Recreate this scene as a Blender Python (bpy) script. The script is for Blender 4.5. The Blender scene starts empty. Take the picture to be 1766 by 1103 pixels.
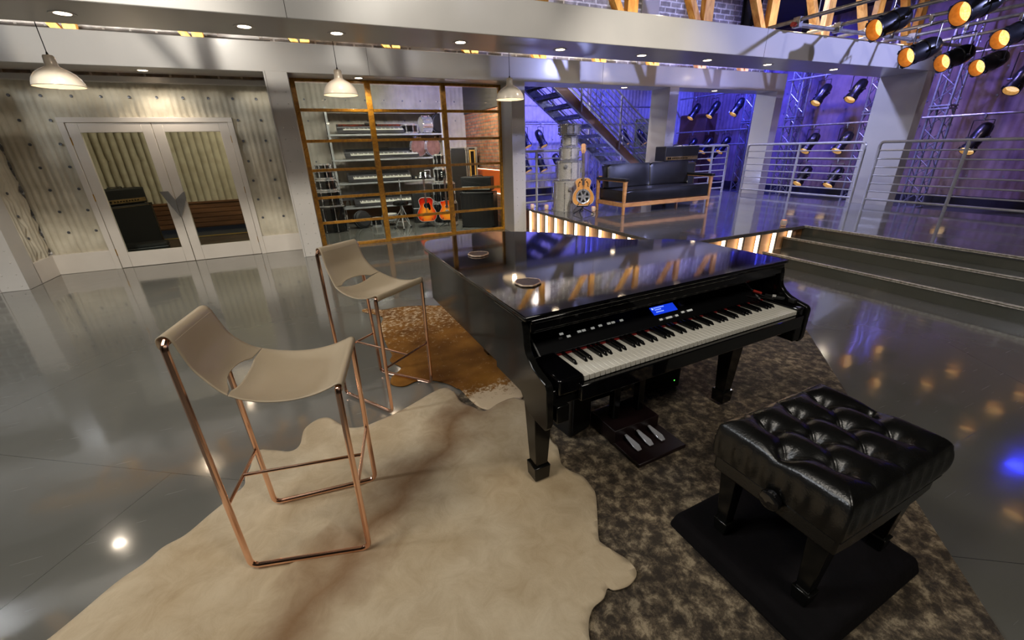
import bpy, math, random
from mathutils import Vector, Matrix
random.seed(7)
PI = math.pi
COL = bpy.context.scene.collection
SC = bpy.context.scene

# ------------------------------------------------------------------ helpers
def V(*a): return Vector(a)

class MB:
    """collects boxes, bars, tubes, lathes and prisms into one mesh"""
    def __init__(s): s.v = []; s.f = []; s.M = Matrix.Identity(4)
    def add(s, vs, fs):
        n = len(s.v)
        s.v += [tuple(s.M @ Vector(p)) for p in vs]
        s.f += [tuple(i + n for i in f) for f in fs]
        return s
    def bx(s, x0, x1, y0, y1, z0, z1):
        return s.add([(x0,y0,z0),(x1,y0,z0),(x1,y1,z0),(x0,y1,z0),(x0,y0,z1),(x1,y0,z1),(x1,y1,z1),(x0,y1,z1)],
                     [(0,3,2,1),(4,5,6,7),(0,1,5,4),(1,2,6,5),(2,3,7,6),(3,0,4,7)])
    def frustum(s, c0, a0, b0, c1, a1, b1):
        vs = []
        for c, a, b in ((c0,a0,b0),(c1,a1,b1)):
            vs += [(c[0]-a,c[1]-b,c[2]),(c[0]+a,c[1]-b,c[2]),(c[0]+a,c[1]+b,c[2]),(c[0]-a,c[1]+b,c[2])]
        return s.add(vs, [(0,3,2,1),(4,5,6,7),(0,1,5,4),(1,2,6,5),(2,3,7,6),(3,0,4,7)])
    def bar(s, p0, p1, w, h, up=(0,0,1)):
        p0 = Vector(p0); p1 = Vector(p1); d = (p1-p0).normalized(); u = Vector(up)
        if abs(d.dot(u)) > .98: u = Vector((1,0,0))
        a = d.cross(u).normalized(); b = a.cross(d).normalized()
        vs = []
        for p in (p0, p1):
            for i, j in ((-1,-1),(1,-1),(1,1),(-1,1)): vs.append(p + a*(i*w/2) + b*(j*h/2))
        return s.add(vs, [(0,3,2,1),(4,5,6,7),(0,1,5,4),(1,2,6,5),(2,3,7,6),(3,0,4,7)])
    def cyl(s, p0, p1, r0, r1=None, n=12, caps=True):
        if r1 is None: r1 = r0
        p0 = Vector(p0); p1 = Vector(p1); d = (p1-p0).normalized()
        u = Vector((0,0,1)) if abs(d.z) < .9 else Vector((1,0,0))
        a = d.cross(u).normalized(); b = a.cross(d).normalized(); vs = []
        for p, r in ((p0,r0),(p1,r1)):
            for i in range(n):
                t = 2*PI*i/n; vs.append(p + a*(r*math.cos(t)) + b*(r*math.sin(t)))
        fs = [(i,(i+1)%n,n+(i+1)%n,n+i) for i in range(n)]
        if caps: fs += [tuple(range(n-1,-1,-1)), tuple(range(n,2*n))]
        return s.add(vs, fs)
    def tube(s, pts, r, n=8, closed=False):
        P = [Vector(p) for p in pts]; m = len(P); vs = []; fs = []; prev = None
        for i in range(m):
            if closed: d = P[(i+1)%m] - P[i-1]
            else: d = (P[min(i+1,m-1)] - P[max(i-1,0)])
            d.normalize()
            if prev is None:
                u = Vector((0,0,1)) if abs(d.z) < .9 else Vector((1,0,0)); a = d.cross(u).normalized()
            else:
                a = (prev - d*prev.dot(d)).normalized()
            prev = a; b = a.cross(d)
            for k in range(n):
                t = 2*PI*k/n; vs.append(P[i] + a*(r*math.cos(t)) + b*(r*math.sin(t)))
        for i in range(m if closed else m-1):
            j = (i+1) % m
            for k in range(n):
                fs.append((i*n+k, i*n+(k+1)%n, j*n+(k+1)%n, j*n+k))
        if not closed: fs += [tuple(range(n-1,-1,-1)), tuple((m-1)*n+k for k in range(n))]
        return s.add(vs, fs)
    def lathe(s, prof, p0=(0,0,0), d=(0,0,1), n=24, caps=True):
        p0 = Vector(p0); d = Vector(d).normalized()
        u = Vector((0,0,1)) if abs(d.z) < .9 else Vector((1,0,0))
        a = d.cross(u).normalized(); b = a.cross(d).normalized(); vs = []; fs = []
        for r, z in prof:
            for i in range(n):
                t = 2*PI*i/n; vs.append(p0 + d*z + a*(r*math.cos(t)) + b*(r*math.sin(t)))
        for j in range(len(prof)-1):
            for i in range(n):
                fs.append((j*n+i, (j+1)*n+i, (j+1)*n+(i+1)%n, j*n+(i+1)%n))
        if caps:
            if prof[0][0] > 1e-5: fs.append(tuple(range(n)))
            if prof[-1][0] > 1e-5: fs.append(tuple((len(prof)-1)*n+i for i in range(n-1,-1,-1)))
        return s.add(vs, fs)
    def prism(s, pts, z0, z1, fr=None):
        """pts 2D outline; fr maps (u,v,w)->xyz"""
        fr = fr or (lambda u,v,w: (u,v,w)); n = len(pts)
        vs = [fr(p[0],p[1],z0) for p in pts] + [fr(p[0],p[1],z1) for p in pts]
        fs = [(i,(i+1)%n,n+(i+1)%n,n+i) for i in range(n)] + [tuple(range(n-1,-1,-1)), tuple(range(n,2*n))]
        return s.add(vs, fs)
    def grid(s, fn, nu, nv):
        vs = [fn(i/nu, j/nv) for j in range(nv+1) for i in range(nu+1)]
        fs = [(j*(nu+1)+i, j*(nu+1)+i+1, (j+1)*(nu+1)+i+1, (j+1)*(nu+1)+i) for j in range(nv) for i in range(nu)]
        return s.add(vs, fs)
    def build(s, name, m, parent=None, smooth=True, bevel=0, solid=0, seg=2, ang=35, label=None):
        me = bpy.data.meshes.new(name); me.from_pydata(s.v, [], s.f); me.validate(); me.update()
        fix_normals(me)
        if smooth:
            me.shade_smooth()
            try: me.set_sharp_from_angle(angle=math.radians(ang))
            except Exception: pass
        me.materials.append(m)
        o = bpy.data.objects.new(name, me); COL.objects.link(o)
        if parent: o.parent = parent
        if solid:
            md = o.modifiers.new('thickness', 'SOLIDIFY'); md.thickness = solid; md.offset = -1
        if bevel:
            md = o.modifiers.new('edges', 'BEVEL'); md.width = bevel; md.segments = seg; md.limit_method = 'ANGLE'; md.angle_limit = math.radians(40)
            md.harden_normals = False
        if label: o['label'] = label
        return o

import bmesh
def fix_normals(me):
    bm = bmesh.new(); bm.from_mesh(me); bmesh.ops.recalc_face_normals(bm, faces=bm.faces); bm.to_mesh(me); bm.free()

def thing(name, label, cat, loc=(0,0,0), rz=0, group=None):
    o = bpy.data.objects.new(name, None); COL.objects.link(o); o.empty_display_size = .1
    o.location = loc; o.rotation_euler = (0,0,rz); o['label'] = label; o['category'] = cat
    if group: o['group'] = group
    return o
def tag(o, label, cat, group=None, kind=None):
    o['label'] = label; o['category'] = cat
    if group: o['group'] = group
    if kind: o['kind'] = kind
    return o
def struct(o, label=None, cat=None):
    o['kind'] = 'structure'
    if label: o['label'] = label
    if cat: o['category'] = cat
    return o
def sempty(name, label, cat, loc=(0,0,0), rz=0):
    return struct(thing(name, label, cat, loc, rz))
def kids(o): return [c for c in bpy.data.objects if c.parent == o]
def copy_tree(o, loc=None, rz=None, label=None, parent=None):
    c = o.copy(); COL.objects.link(c)
    if parent: c.parent = parent
    if loc is not None: c.location = loc
    if rz is not None: c.rotation_euler = (0,0,rz)
    if label: c['label'] = label
    for ch in kids(o): copy_tree(ch, parent=c)
    return c
def catmull(pts, k=6, closed=True):
    n = len(pts); out = []
    for i in range(n if closed else n-1):
        if closed: p = [pts[(i+j-1)%n] for j in range(4)]
        else: p = [pts[max(0,min(n-1,i+j-1))] for j in range(4)]
        for q in range(k):
            t = q/k
            out.append(tuple(.5*((2*p[1][a])+(-p[0][a]+p[2][a])*t+(2*p[0][a]-5*p[1][a]+4*p[2][a]-p[3][a])*t*t+(-p[0][a]+3*p[1][a]-3*p[2][a]+p[3][a])*t**3) for a in range(len(p[0]))))
    if not closed: out.append(tuple(pts[-1]))
    return out
def rounded(pts, r, k=5):
    """polyline with rounded interior corners"""
    P = [Vector(p) for p in pts]; out = [P[0]]
    for i in range(1, len(P)-1):
        a = (P[i-1]-P[i]); b = (P[i+1]-P[i]); rr = min(r, a.length*.45, b.length*.45)
        p0 = P[i]+a.normalized()*rr; p1 = P[i]+b.normalized()*rr
        for q in range(k+1):
            t = q/k; out.append(p0*(1-t)**2 + P[i]*(2*t*(1-t)) + p1*t*t)
    out.append(P[-1]); return out

# ------------------------------------------------------------------ materials
def lin(c):
    f = lambda x: x/12.92 if x <= .04045 else ((x+.055)/1.055)**2.4
    return tuple(f(x/255) for x in c) + (1,)
def newmat(name):
    m = bpy.data.materials.new(name); m.use_nodes = True
    nt = m.node_tree; return m, nt, nt.nodes['Principled BSDF']
def setp(b, rough=.5, metal=0, spec=.5, coat=0, coatr=.03, sheen=0):
    b.inputs['Roughness'].default_value = rough; b.inputs['Metallic'].default_value = metal
    b.inputs['Specular IOR Level'].default_value = spec; b.inputs['Coat Weight'].default_value = coat
    b.inputs['Coat Roughness'].default_value = coatr; b.inputs['Sheen Weight'].default_value = sheen
def mat(name, c, c2=None, sc=4, det=4, rough=.5, metal=0, spec=.5, coat=0, coatr=.03, bump=0, bsc=60, stretch=None, rr=0, dist=0, lo=.35, hi=.65, sheen=0):
    """principled with noise variation in colour, roughness and bump"""
    m, nt, b = newmat(name); setp(b, rough, metal, spec, coat, coatr, sheen)
    N = nt.nodes; L = nt.links
    tc = N.new('ShaderNodeTexCoord'); mp = N.new('ShaderNodeMapping'); L.new(tc.outputs['Object'], mp.inputs['Vector'])
    if stretch: mp.inputs['Scale'].default_value = stretch
    nz = N.new('ShaderNodeTexNoise'); nz.inputs['Scale'].default_value = sc; nz.inputs['Detail'].default_value = det; nz.inputs['Distortion'].default_value = dist
    L.new(mp.outputs['Vector'], nz.inputs['Vector'])
    cr = N.new('ShaderNodeValToRGB'); cr.color_ramp.elements[0].position = lo; cr.color_ramp.elements[1].position = hi
    a = lin(c); z = lin(c2) if c2 else tuple(min(1,x*.9) for x in a[:3])+(1,)
    cr.color_ramp.elements[0].color = a; cr.color_ramp.elements[1].color = z
    L.new(nz.outputs['Fac'], cr.inputs['Fac']); L.new(cr.outputs['Color'], b.inputs['Base Color'])
    if rr:
        mr = N.new('ShaderNodeMapRange'); mr.inputs['To Min'].default_value = max(0,rough-rr); mr.inputs['To Max'].default_value = rough+rr
        L.new(nz.outputs['Fac'], mr.inputs['Value']); L.new(mr.outputs['Result'], b.inputs['Roughness'])
    if bump:
        n2 = N.new('ShaderNodeTexNoise'); n2.inputs['Scale'].default_value = bsc; n2.inputs['Detail'].default_value = 3; L.new(mp.outputs['Vector'], n2.inputs['Vector'])
        bp = N.new('ShaderNodeBump'); bp.inputs['Strength'].default_value = bump; bp.inputs['Distance'].default_value = .01
        L.new(n2.outputs['Fac'], bp.inputs['Height']); L.new(bp.outputs['Normal'], b.inputs['Normal'])
        if coat: L.new(bp.outputs['Normal'], b.inputs['Coat Normal'])
    return m
def emis(name, c, s, c2=None, sc=60):
    m, nt, b = newmat(name); N = nt.nodes; L = nt.links
    b.inputs['Base Color'].default_value = lin(c); b.inputs['Roughness'].default_value = .4
    b.inputs['Emission Color'].default_value = lin(c); b.inputs['Emission Strength'].default_value = s
    if c2:
        tc = N.new('ShaderNodeTexCoord'); vo = N.new('ShaderNodeTexVoronoi'); vo.inputs['Scale'].default_value = sc
        L.new(tc.outputs['Object'], vo.inputs['Vector']); cr = N.new('ShaderNodeValToRGB')
        cr.color_ramp.elements[0].color = lin(c); cr.color_ramp.elements[1].color = lin(c2); cr.color_ramp.elements[1].position = .75
        L.new(vo.outputs['Distance'], cr.inputs['Fac']); L.new(cr.outputs['Color'], b.inputs['Emission Color'])
    return m
def glassmat(name, tint=(235,240,238), gloss=.06):
    m = bpy.data.materials.new(name); m.use_nodes = True; nt = m.node_tree; N = nt.nodes; L = nt.links
    N.remove(N['Principled BSDF']); out = N['Material Output']
    t = N.new('ShaderNodeBsdfTransparent'); t.inputs['Color'].default_value = lin(tint)
    g = N.new('ShaderNodeBsdfGlossy'); g.inputs['Roughness'].default_value = .02
    fr = N.new('ShaderNodeFresnel'); fr.inputs['IOR'].default_value = 1.25
    mx = N.new('ShaderNodeMixShader'); L.new(fr.outputs['Fac'], mx.inputs['Fac']); L.new(t.outputs[0], mx.inputs[1]); L.new(g.outputs[0], mx.inputs[2]); L.new(mx.outputs[0], out.inputs['Surface'])
    return m
def wood(name, c1, c2, axis='z', rough=.45, coat=0, sc=14, k=22):
    st = {'x':(1/k*6,1,1),'y':(1,1/k*6,1),'z':(1,1,1/k*6)}[axis]
    return mat(name, c1, c2, sc=sc, det=6, rough=rough, coat=coat, stretch=st, bump=.15, bsc=40, dist=.6)
def brick(name, c1, c2, mortar, w=.22, h=.075, ms=.012, rough=.8, bump=.5, cvar=True):
    m, nt, b = newmat(name); setp(b, rough); N = nt.nodes; L = nt.links
    tc = N.new('ShaderNodeTexCoord'); sp = N.new('ShaderNodeSeparateXYZ'); L.new(tc.outputs['Object'], sp.inputs[0])
    ad = N.new('ShaderNodeMath'); ad.operation = 'ADD'; L.new(sp.outputs['X'], ad.inputs[0]); L.new(sp.outputs['Y'], ad.inputs[1])
    cb = N.new('ShaderNodeCombineXYZ'); L.new(ad.outputs[0], cb.inputs['X']); L.new(sp.outputs['Z'], cb.inputs['Y'])
    nz = N.new('ShaderNodeTexNoise'); nz.inputs['Scale'].default_value = 9; nz.inputs['Detail'].default_value = 5; L.new(cb.outputs[0], nz.inputs['Vector'])
    br = N.new('ShaderNodeTexBrick'); br.inputs['Scale'].default_value = 1
    br.inputs['Brick Width'].default_value = w; br.inputs['Row Height'].default_value = h; br.inputs['Mortar Size'].default_value = ms; br.inputs['Mortar Smooth'].default_value = .2
    br.inputs['Color1'].default_value = lin(c1); br.inputs['Color2'].default_value = lin(c2); br.inputs['Mortar'].default_value = lin(mortar)
    dm = N.new('ShaderNodeMixRGB'); dm.blend_type = 'LINEAR_LIGHT'; dm.inputs['Fac'].default_value = .008; L.new(cb.outputs[0], dm.inputs[1]); L.new(nz.outputs['Color'], dm.inputs[2])
    L.new(dm.outputs[0], br.inputs['Vector'])
    mx = N.new('ShaderNodeMixRGB'); mx.blend_type = 'MULTIPLY'; mx.inputs['Fac'].default_value = .6
    cr = N.new('ShaderNodeValToRGB'); cr.color_ramp.elements[0].position = .35; cr.color_ramp.elements[0].color = (.45,.45,.45,1); cr.color_ramp.elements[1].position = .7; cr.color_ramp.elements[1].color = (1.3,1.3,1.3,1)
    L.new(nz.outputs['Fac'], cr.inputs['Fac']); L.new(br.outputs['Color'], mx.inputs[1]); L.new(cr.outputs['Color'], mx.inputs[2]); L.new(mx.outputs[0], b.inputs['Base Color'])
    bp = N.new('ShaderNodeBump'); bp.inputs['Strength'].default_value = bump; bp.inputs['Distance'].default_value = .02; bp.invert = True
    L.new(br.outputs['Fac'], bp.inputs['Height']); L.new(bp.outputs['Normal'], b.inputs['Normal'])
    return m

def floor_mat(name, c1, c2):
    m, nt, b = newmat(name); setp(b, .16, 0, .75, .45, .05); N = nt.nodes; L = nt.links
    tc = N.new('ShaderNodeTexCoord')
    nz = N.new('ShaderNodeTexNoise'); nz.inputs['Scale'].default_value = .7; nz.inputs['Detail'].default_value = 5; L.new(tc.outputs['Object'], nz.inputs['Vector'])
    cr = N.new('ShaderNodeValToRGB'); cr.color_ramp.elements[0].position = .3; cr.color_ramp.elements[1].position = .7
    cr.color_ramp.elements[0].color = lin(c1); cr.color_ramp.elements[1].color = lin(c2); L.new(nz.outputs['Fac'], cr.inputs['Fac'])
    # thin sheet joints
    mp = N.new('ShaderNodeMapping'); mp.inputs['Rotation'].default_value = (0,0,math.radians(33)); mp.inputs['Location'].default_value = (.4,.9,0); L.new(tc.outputs['Object'], mp.inputs['Vector'])
    br = N.new('ShaderNodeTexBrick'); br.inputs['Scale'].default_value = 1; br.inputs['Brick Width'].default_value = 3.4; br.inputs['Row Height'].default_value = 2.3
    br.inputs['Mortar Size'].default_value = .0016; br.inputs['Mortar Smooth'].default_value = .3; L.new(mp.outputs[0], br.inputs['Vector'])
    mx = N.new('ShaderNodeMixRGB'); mx.blend_type = 'MIX'; L.new(br.outputs['Fac'], mx.inputs['Fac']); L.new(cr.outputs[0], mx.inputs[1]); mx.inputs[2].default_value = lin((58,58,56)); L.new(mx.outputs[0], b.inputs['Base Color'])
    # fine scratches: stretched noise in two directions raises roughness and bumps
    acc = None
    for ang in (.5, 1.9, 2.8):
        m2 = N.new('ShaderNodeMapping'); m2.inputs['Rotation'].default_value = (0,0,ang); m2.inputs['Scale'].default_value = (2.2,60,1); L.new(tc.outputs['Object'], m2.inputs['Vector'])
        n2 = N.new('ShaderNodeTexNoise'); n2.inputs['Scale'].default_value = 1.6; n2.inputs['Detail'].default_value = 2; L.new(m2.outputs[0], n2.inputs['Vector'])
        c2_ = N.new('ShaderNodeValToRGB'); c2_.color_ramp.elements[0].position = .68; c2_.color_ramp.elements[1].position = .76; L.new(n2.outputs['Fac'], c2_.inputs['Fac'])
        if acc is None: acc = c2_.outputs['Color']
        else:
            ad = N.new('ShaderNodeMixRGB'); ad.blend_type = 'ADD'; ad.inputs['Fac'].default_value = 1; L.new(acc, ad.inputs[1]); L.new(c2_.outputs['Color'], ad.inputs[2]); acc = ad.outputs[0]
    mr = N.new('ShaderNodeMapRange'); mr.inputs['To Min'].default_value = .11; mr.inputs['To Max'].default_value = .3; L.new(acc, mr.inputs['Value']); L.new(mr.outputs[0], b.inputs['Roughness'])
    n3 = N.new('ShaderNodeTexNoise'); n3.inputs['Scale'].default_value = 5; n3.inputs['Detail'].default_value = 1; L.new(tc.outputs['Object'], n3.inputs['Vector'])
    bp = N.new('ShaderNodeBump'); bp.inputs['Strength'].default_value = .05; bp.inputs['Distance'].default_value = .02; L.new(n3.outputs['Fac'], bp.inputs['Height'])
    L.new(bp.outputs['Normal'], b.inputs['Coat Normal']); L.new(bp.outputs['Normal'], b.inputs['Normal'])
    return m

M = {}
M['floor'] = floor_mat('grey epoxy floor', (98,97,91), (110,109,103))
M['deck'] = floor_mat('grey gloss deck', (92,92,96), (104,104,108))
M['riser'] = mat('olive grey gloss riser', (86,86,76), (96,96,86), sc=2, rough=.2, spec=.7, coat=.3)
M['paint'] = mat('white satin paint', (192,188,183), (184,181,177), sc=1.5, rough=.3, spec=.5, coat=.15, coatr=.12, bump=.03, bsc=20)
M['doorpaint'] = mat('cream door paint', (216,209,200), (208,201,192), sc=2, rough=.35)
M['quilt'] = mat('cream quilted canvas', (206,199,180), (188,180,160), sc=5, rough=.85, bump=.5, bsc=22, sheen=.2)
M['quilt2'] = mat('pale quilted canvas', (176,168,158), (160,152,142), sc=5, rough=.85, bump=.5, bsc=22)
M['quilt_purple_lit'] = mat('purple-lit quilted canvas', (128,106,104), (108,88,88), sc=3, rough=.9, bump=.5, bsc=22)  # canvas itself is cream; dim purple light is put into its colour
M['washer'] = mat('zinc washer', (120,122,128), (96,98,104), sc=30, rough=.4, metal=.7)
M['brick_grey'] = brick('grey brick with white mortar', (140,134,132), (176,172,168), (235,233,230), w=.30, h=.105, ms=.016)
M['brick_red'] = brick('warm red brick', (150,84,58), (176,120,88), (120,108,96), w=.215, h=.07, ms=.011, bump=.8)
M['boards'] = mat('dark stained boards', (62,58,56), (46,43,42), sc=3, rough=.6, stretch=(1,1,12), bump=.2)
M['orange'] = mat('orange painted panel', (196,92,30), (180,80,24), sc=2, rough=.5)
M['golden'] = mat('golden stained timber', (182,128,26), (136,90,16), sc=9, det=6, rough=.4, coat=.25, stretch=(1,1,1), dist=2.0, bump=.1, bsc=50)
M['truss_wood'] = wood('yellow pine', (230,176,92), (186,124,50), 'z', .6)
M['plank'] = wood('light oak panel', (228,176,122), (204,148,96), 'x', .5, sc=5)
M['led'] = emis('warm white led strip', (255,226,190), 5)
M['disk'] = emis('warm downlight disc', (255,226,190), 16)
M['bulb'] = emis('pendant bulb glow', (255,214,160), 2.5)
M['shade'] = mat('cream enamel shade', (226,218,204), (220,212,198), sc=3, rough=.2, coat=.6)
M['cord'] = mat('black flex', (20,20,20), (28,28,28), rough=.6)
M['piano'] = mat('black polyester lacquer', (7,7,9), (9,9,11), sc=6, rough=.05, spec=.6, coat=.5, bump=.006, bsc=90)
M['piano_side'] = mat('black polished side', (17,17,16), (20,20,18), sc=6, rough=.14, spec=.4)
M['piano_satin'] = mat('black satin panel', (14,14,17), (10,10,12), sc=8, rough=.35)
M['ivory'] = mat('ivory plastic', (236,232,220), (230,226,214), sc=5, rough=.25)
M['legend'] = emis('glow-lifted panel legend', (214,214,206), .3)  # glow added so the small buttons show in the dark recess
M['ebony'] = mat('black key plastic', (9,9,10), (14,14,15), sc=5, rough=.2)
M['felt'] = mat('red felt', (150,20,16), (120,14,12), sc=50, rough=.9)
M['lcd'] = emis('blue display', (22,60,225), .85)
M['lcdtext'] = emis('display text', (150,180,255), 1.3)
M['rosewood'] = mat('dark brown satin board', (34,20,20), (26,15,15), sc=6, rough=.35)
M['chrome'] = mat('polished chrome', (232,232,234), (214,214,218), sc=5, rough=.12, metal=.75)
M['pedalmetal'] = mat('bright pedal metal', (236,236,240), (214,214,220), sc=5, rough=.2, metal=.4)
M['steel'] = mat('brushed steel', (170,170,174), (150,150,156), sc=30, rough=.32, metal=.85)
M['alu'] = mat('dull aluminium', (176,178,184), (150,152,160), sc=20, rough=.4, metal=.6)
M['galv'] = mat('galvanised tread', (150,152,158), (118,120,128), sc=14, rough=.35, metal=.7)
M['copper'] = mat('polished rose copper', (250,208,182), (240,190,162), sc=4, rough=.18, metal=1)
M['leather'] = mat('taupe saddle leather', (190,173,147), (180,163,137), sc=3, rough=.4, spec=.45, bump=.06, bsc=220)
M['stitch'] = mat('cream thread', (214,200,176), (200,186,160), sc=60, rough=.8)
M['blackleather'] = mat('black leather', (13,13,12), (20,20,19), sc=8, rough=.27, spec=.6, bump=.1, bsc=160, rr=.05)
M['sofaleather'] = mat('black sofa leather', (17,17,19), (24,24,26), sc=6, rough=.3, spec=.6, bump=.08, bsc=120)
M['sofawood'] = wood('oiled oak frame', (196,146,96), (166,114,70), 'x', .4)
M['cloth'] = mat('matt black cloth', (13,11,13), (19,16,18), sc=9, rough=.95, bump=.4, bsc=30, spec=.2)
M['tolex'] = mat('black vinyl covering', (20,20,21), (28,28,29), sc=40, rough=.55, bump=.3, bsc=200)
M['grille'] = mat('black speaker cloth', (14,14,15), (24,24,25), sc=180, rough=.9, bump=.4, bsc=400)
M['gold'] = mat('brass faceplate', (150,124,84), (120,98,62), sc=20, rough=.35, metal=.6)
M['knobwhite'] = mat('pale knob plastic', (200,196,184), (180,176,164), sc=20, rough=.4)
M['silverspark'] = mat('silver sparkle wrap', (206,202,194), (150,146,138), sc=160, det=2, rough=.3, metal=.15, coat=.5, lo=.4, hi=.6)
M['blackshell'] = mat('black lacquer shell', (14,14,15), (20,20,22), sc=8, rough=.12, coat=.6)
M['drumhead'] = mat('drum head film', (214,208,196), (200,194,182), sc=6, rough=.45)
M['mahog'] = mat('rosy tambour shell', (140,104,92), (112,80,70), sc=10, rough=.35, coat=.4)
M['spotblack'] = mat('black spotlight enamel', (15,15,17), (22,22,24), sc=8, rough=.3, spec=.6)
M['amber_in'] = mat('gold anodised reflector', (206,150,62), (180,124,44), sc=20, rough=.5, metal=.1)
M['lens_amber'] = emis('amber lamp lens', (255,226,160), 1.5, (255,186,96), 40)
M['cream_in'] = mat('cream reflector', (230,205,150), (210,180,120), sc=20, rough=.4, metal=.3)
M['lens_cream'] = emis('cream lamp lens', (255,240,205), .9, (225,180,110), 26)
M['lens_blue'] = emis('blue lamp lens', (40,50,255), 30)
M['truss'] = mat('aluminium truss tube', (158,160,172), (136,138,150), sc=16, rough=.3, metal=.7)
M['pipe'] = mat('galvanised pipe', (176,172,172), (140,138,138), sc=12, rough=.35, metal=.6)
M['redcap'] = mat('red end cap', (170,50,40), (150,40,34), rough=.5)
M['bronze'] = mat('brown painted stringer', (150,120,98), (134,104,84), sc=4, rough=.4, metal=.2)
M['railpaint'] = mat('silver grey rail paint', (184,182,180), (168,166,164), sc=10, rough=.3, metal=.3)
M['mirror'] = mat('polished metal pull', (196,194,192), (150,148,146), sc=3, rough=.2, metal=.6)
M['brass'] = mat('brass hinge', (196,150,60), (170,126,46), rough=.3, metal=1)
M['glass'] = glassmat('clear pane')
M['ceil'] = mat('dark ceiling', (24,23,28), (32,30,38), sc=2, rough=.9)
M['backdark'] = mat('dim studio wall', (88,84,80), (74,70,66), sc=1, rough=.8)
M['brownbox'] = mat('brown painted plywood', (98,66,50), (84,56,42), sc=3, rough=.6)
M['green'] = mat('green painted flat', (132,138,62), (118,124,54), sc=3, rough=.6)
M['rack'] = mat('white shelving steel', (160,160,160), (146,146,146), sc=8, rough=.35)
M['wax'] = mat('frosted candle glass', (236,214,200), (226,200,186), sc=6, rough=.3)
M['flame'] = emis('candle glow', (255,176,120), 2.5)
M['bark'] = mat('bark edge', (150,110,90), (96,66,50), sc=40, rough=.7, bump=.4)
M['slice'] = mat('sliced agate face', (60,44,40), (38,28,27), sc=12, rough=.4, dist=2)
M['redplug'] = mat('red plug', (190,40,24), (170,34,20), rough=.4)
M['whiteplug'] = mat('white tape', (224,224,218), (210,210,204), rough=.5)
M['synthgrey'] = mat('dark grey synth shell', (74,72,74), (60,58,60), sc=8, rough=.4)
M['synthred'] = mat('red and black control strip', (150,60,34), (34,30,30), sc=30, rough=.4, lo=.45, hi=.55)
M['flight'] = mat('aluminium case edging', (190,188,182), (160,158,152), sc=12, rough=.35, metal=.8)
M['caseyellow'] = mat('yellow foam lining', (196,150,70), (170,124,50), sc=8, rough=.8)
M['bagcloth'] = mat('black nylon bag', (22,22,24), (32,32,35), sc=12, rough=.6, bump=.3, bsc=60)
M['darkvoid'] = mat('black drape', (16,15,17), (24,22,26), sc=5, rough=.95)
M['natural'] = mat('natural maple top', (206,146,74), (186,124,56), sc=6, rough=.25, coat=.5, stretch=(1,8,1))
M['neck'] = mat('rosewood neck', (74,44,28), (58,34,22), sc=10, rough=.4)
M['headstock'] = mat('honey headstock', (214,150,84), (196,130,68), sc=10, rough=.3)
M['walnut'] = wood('walnut wainscot', (134,94,66), (98,66,46), 'x', .4, sc=4)
def sunburst(name, cx, cz, r):
    m, nt, b = newmat(name); setp(b, .15, 0, .5, .6); N = nt.nodes; L = nt.links
    tc = N.new('ShaderNodeTexCoord'); mp = N.new('ShaderNodeMapping'); mp.inputs['Location'].default_value = (-cx, 0, -cz); L.new(tc.outputs['Object'], mp.inputs['Vector'])
    m2 = N.new('ShaderNodeMapping'); m2.inputs['Scale'].default_value = (1/r,0,1/(r*1.35)); L.new(mp.outputs[0], m2.inputs['Vector'])
    g = N.new('ShaderNodeTexGradient'); g.gradient_type = 'SPHERICAL'; L.new(m2.outputs[0], g.inputs['Vector'])
    cr = N.new('ShaderNodeValToRGB'); e = cr.color_ramp.elements; e[0].position = 0; e[0].color = lin((120,12,8)); e[1].position = .75; e[1].color = lin((244,150,40))
    x = e.new(.3); x.color = lin((196,36,16)); x = e.new(.5); x.color = lin((232,96,26)); L.new(g.outputs['Fac'], cr.inputs['Fac']); L.new(cr.outputs[0], b.inputs['Base Color'])
    return m
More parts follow.
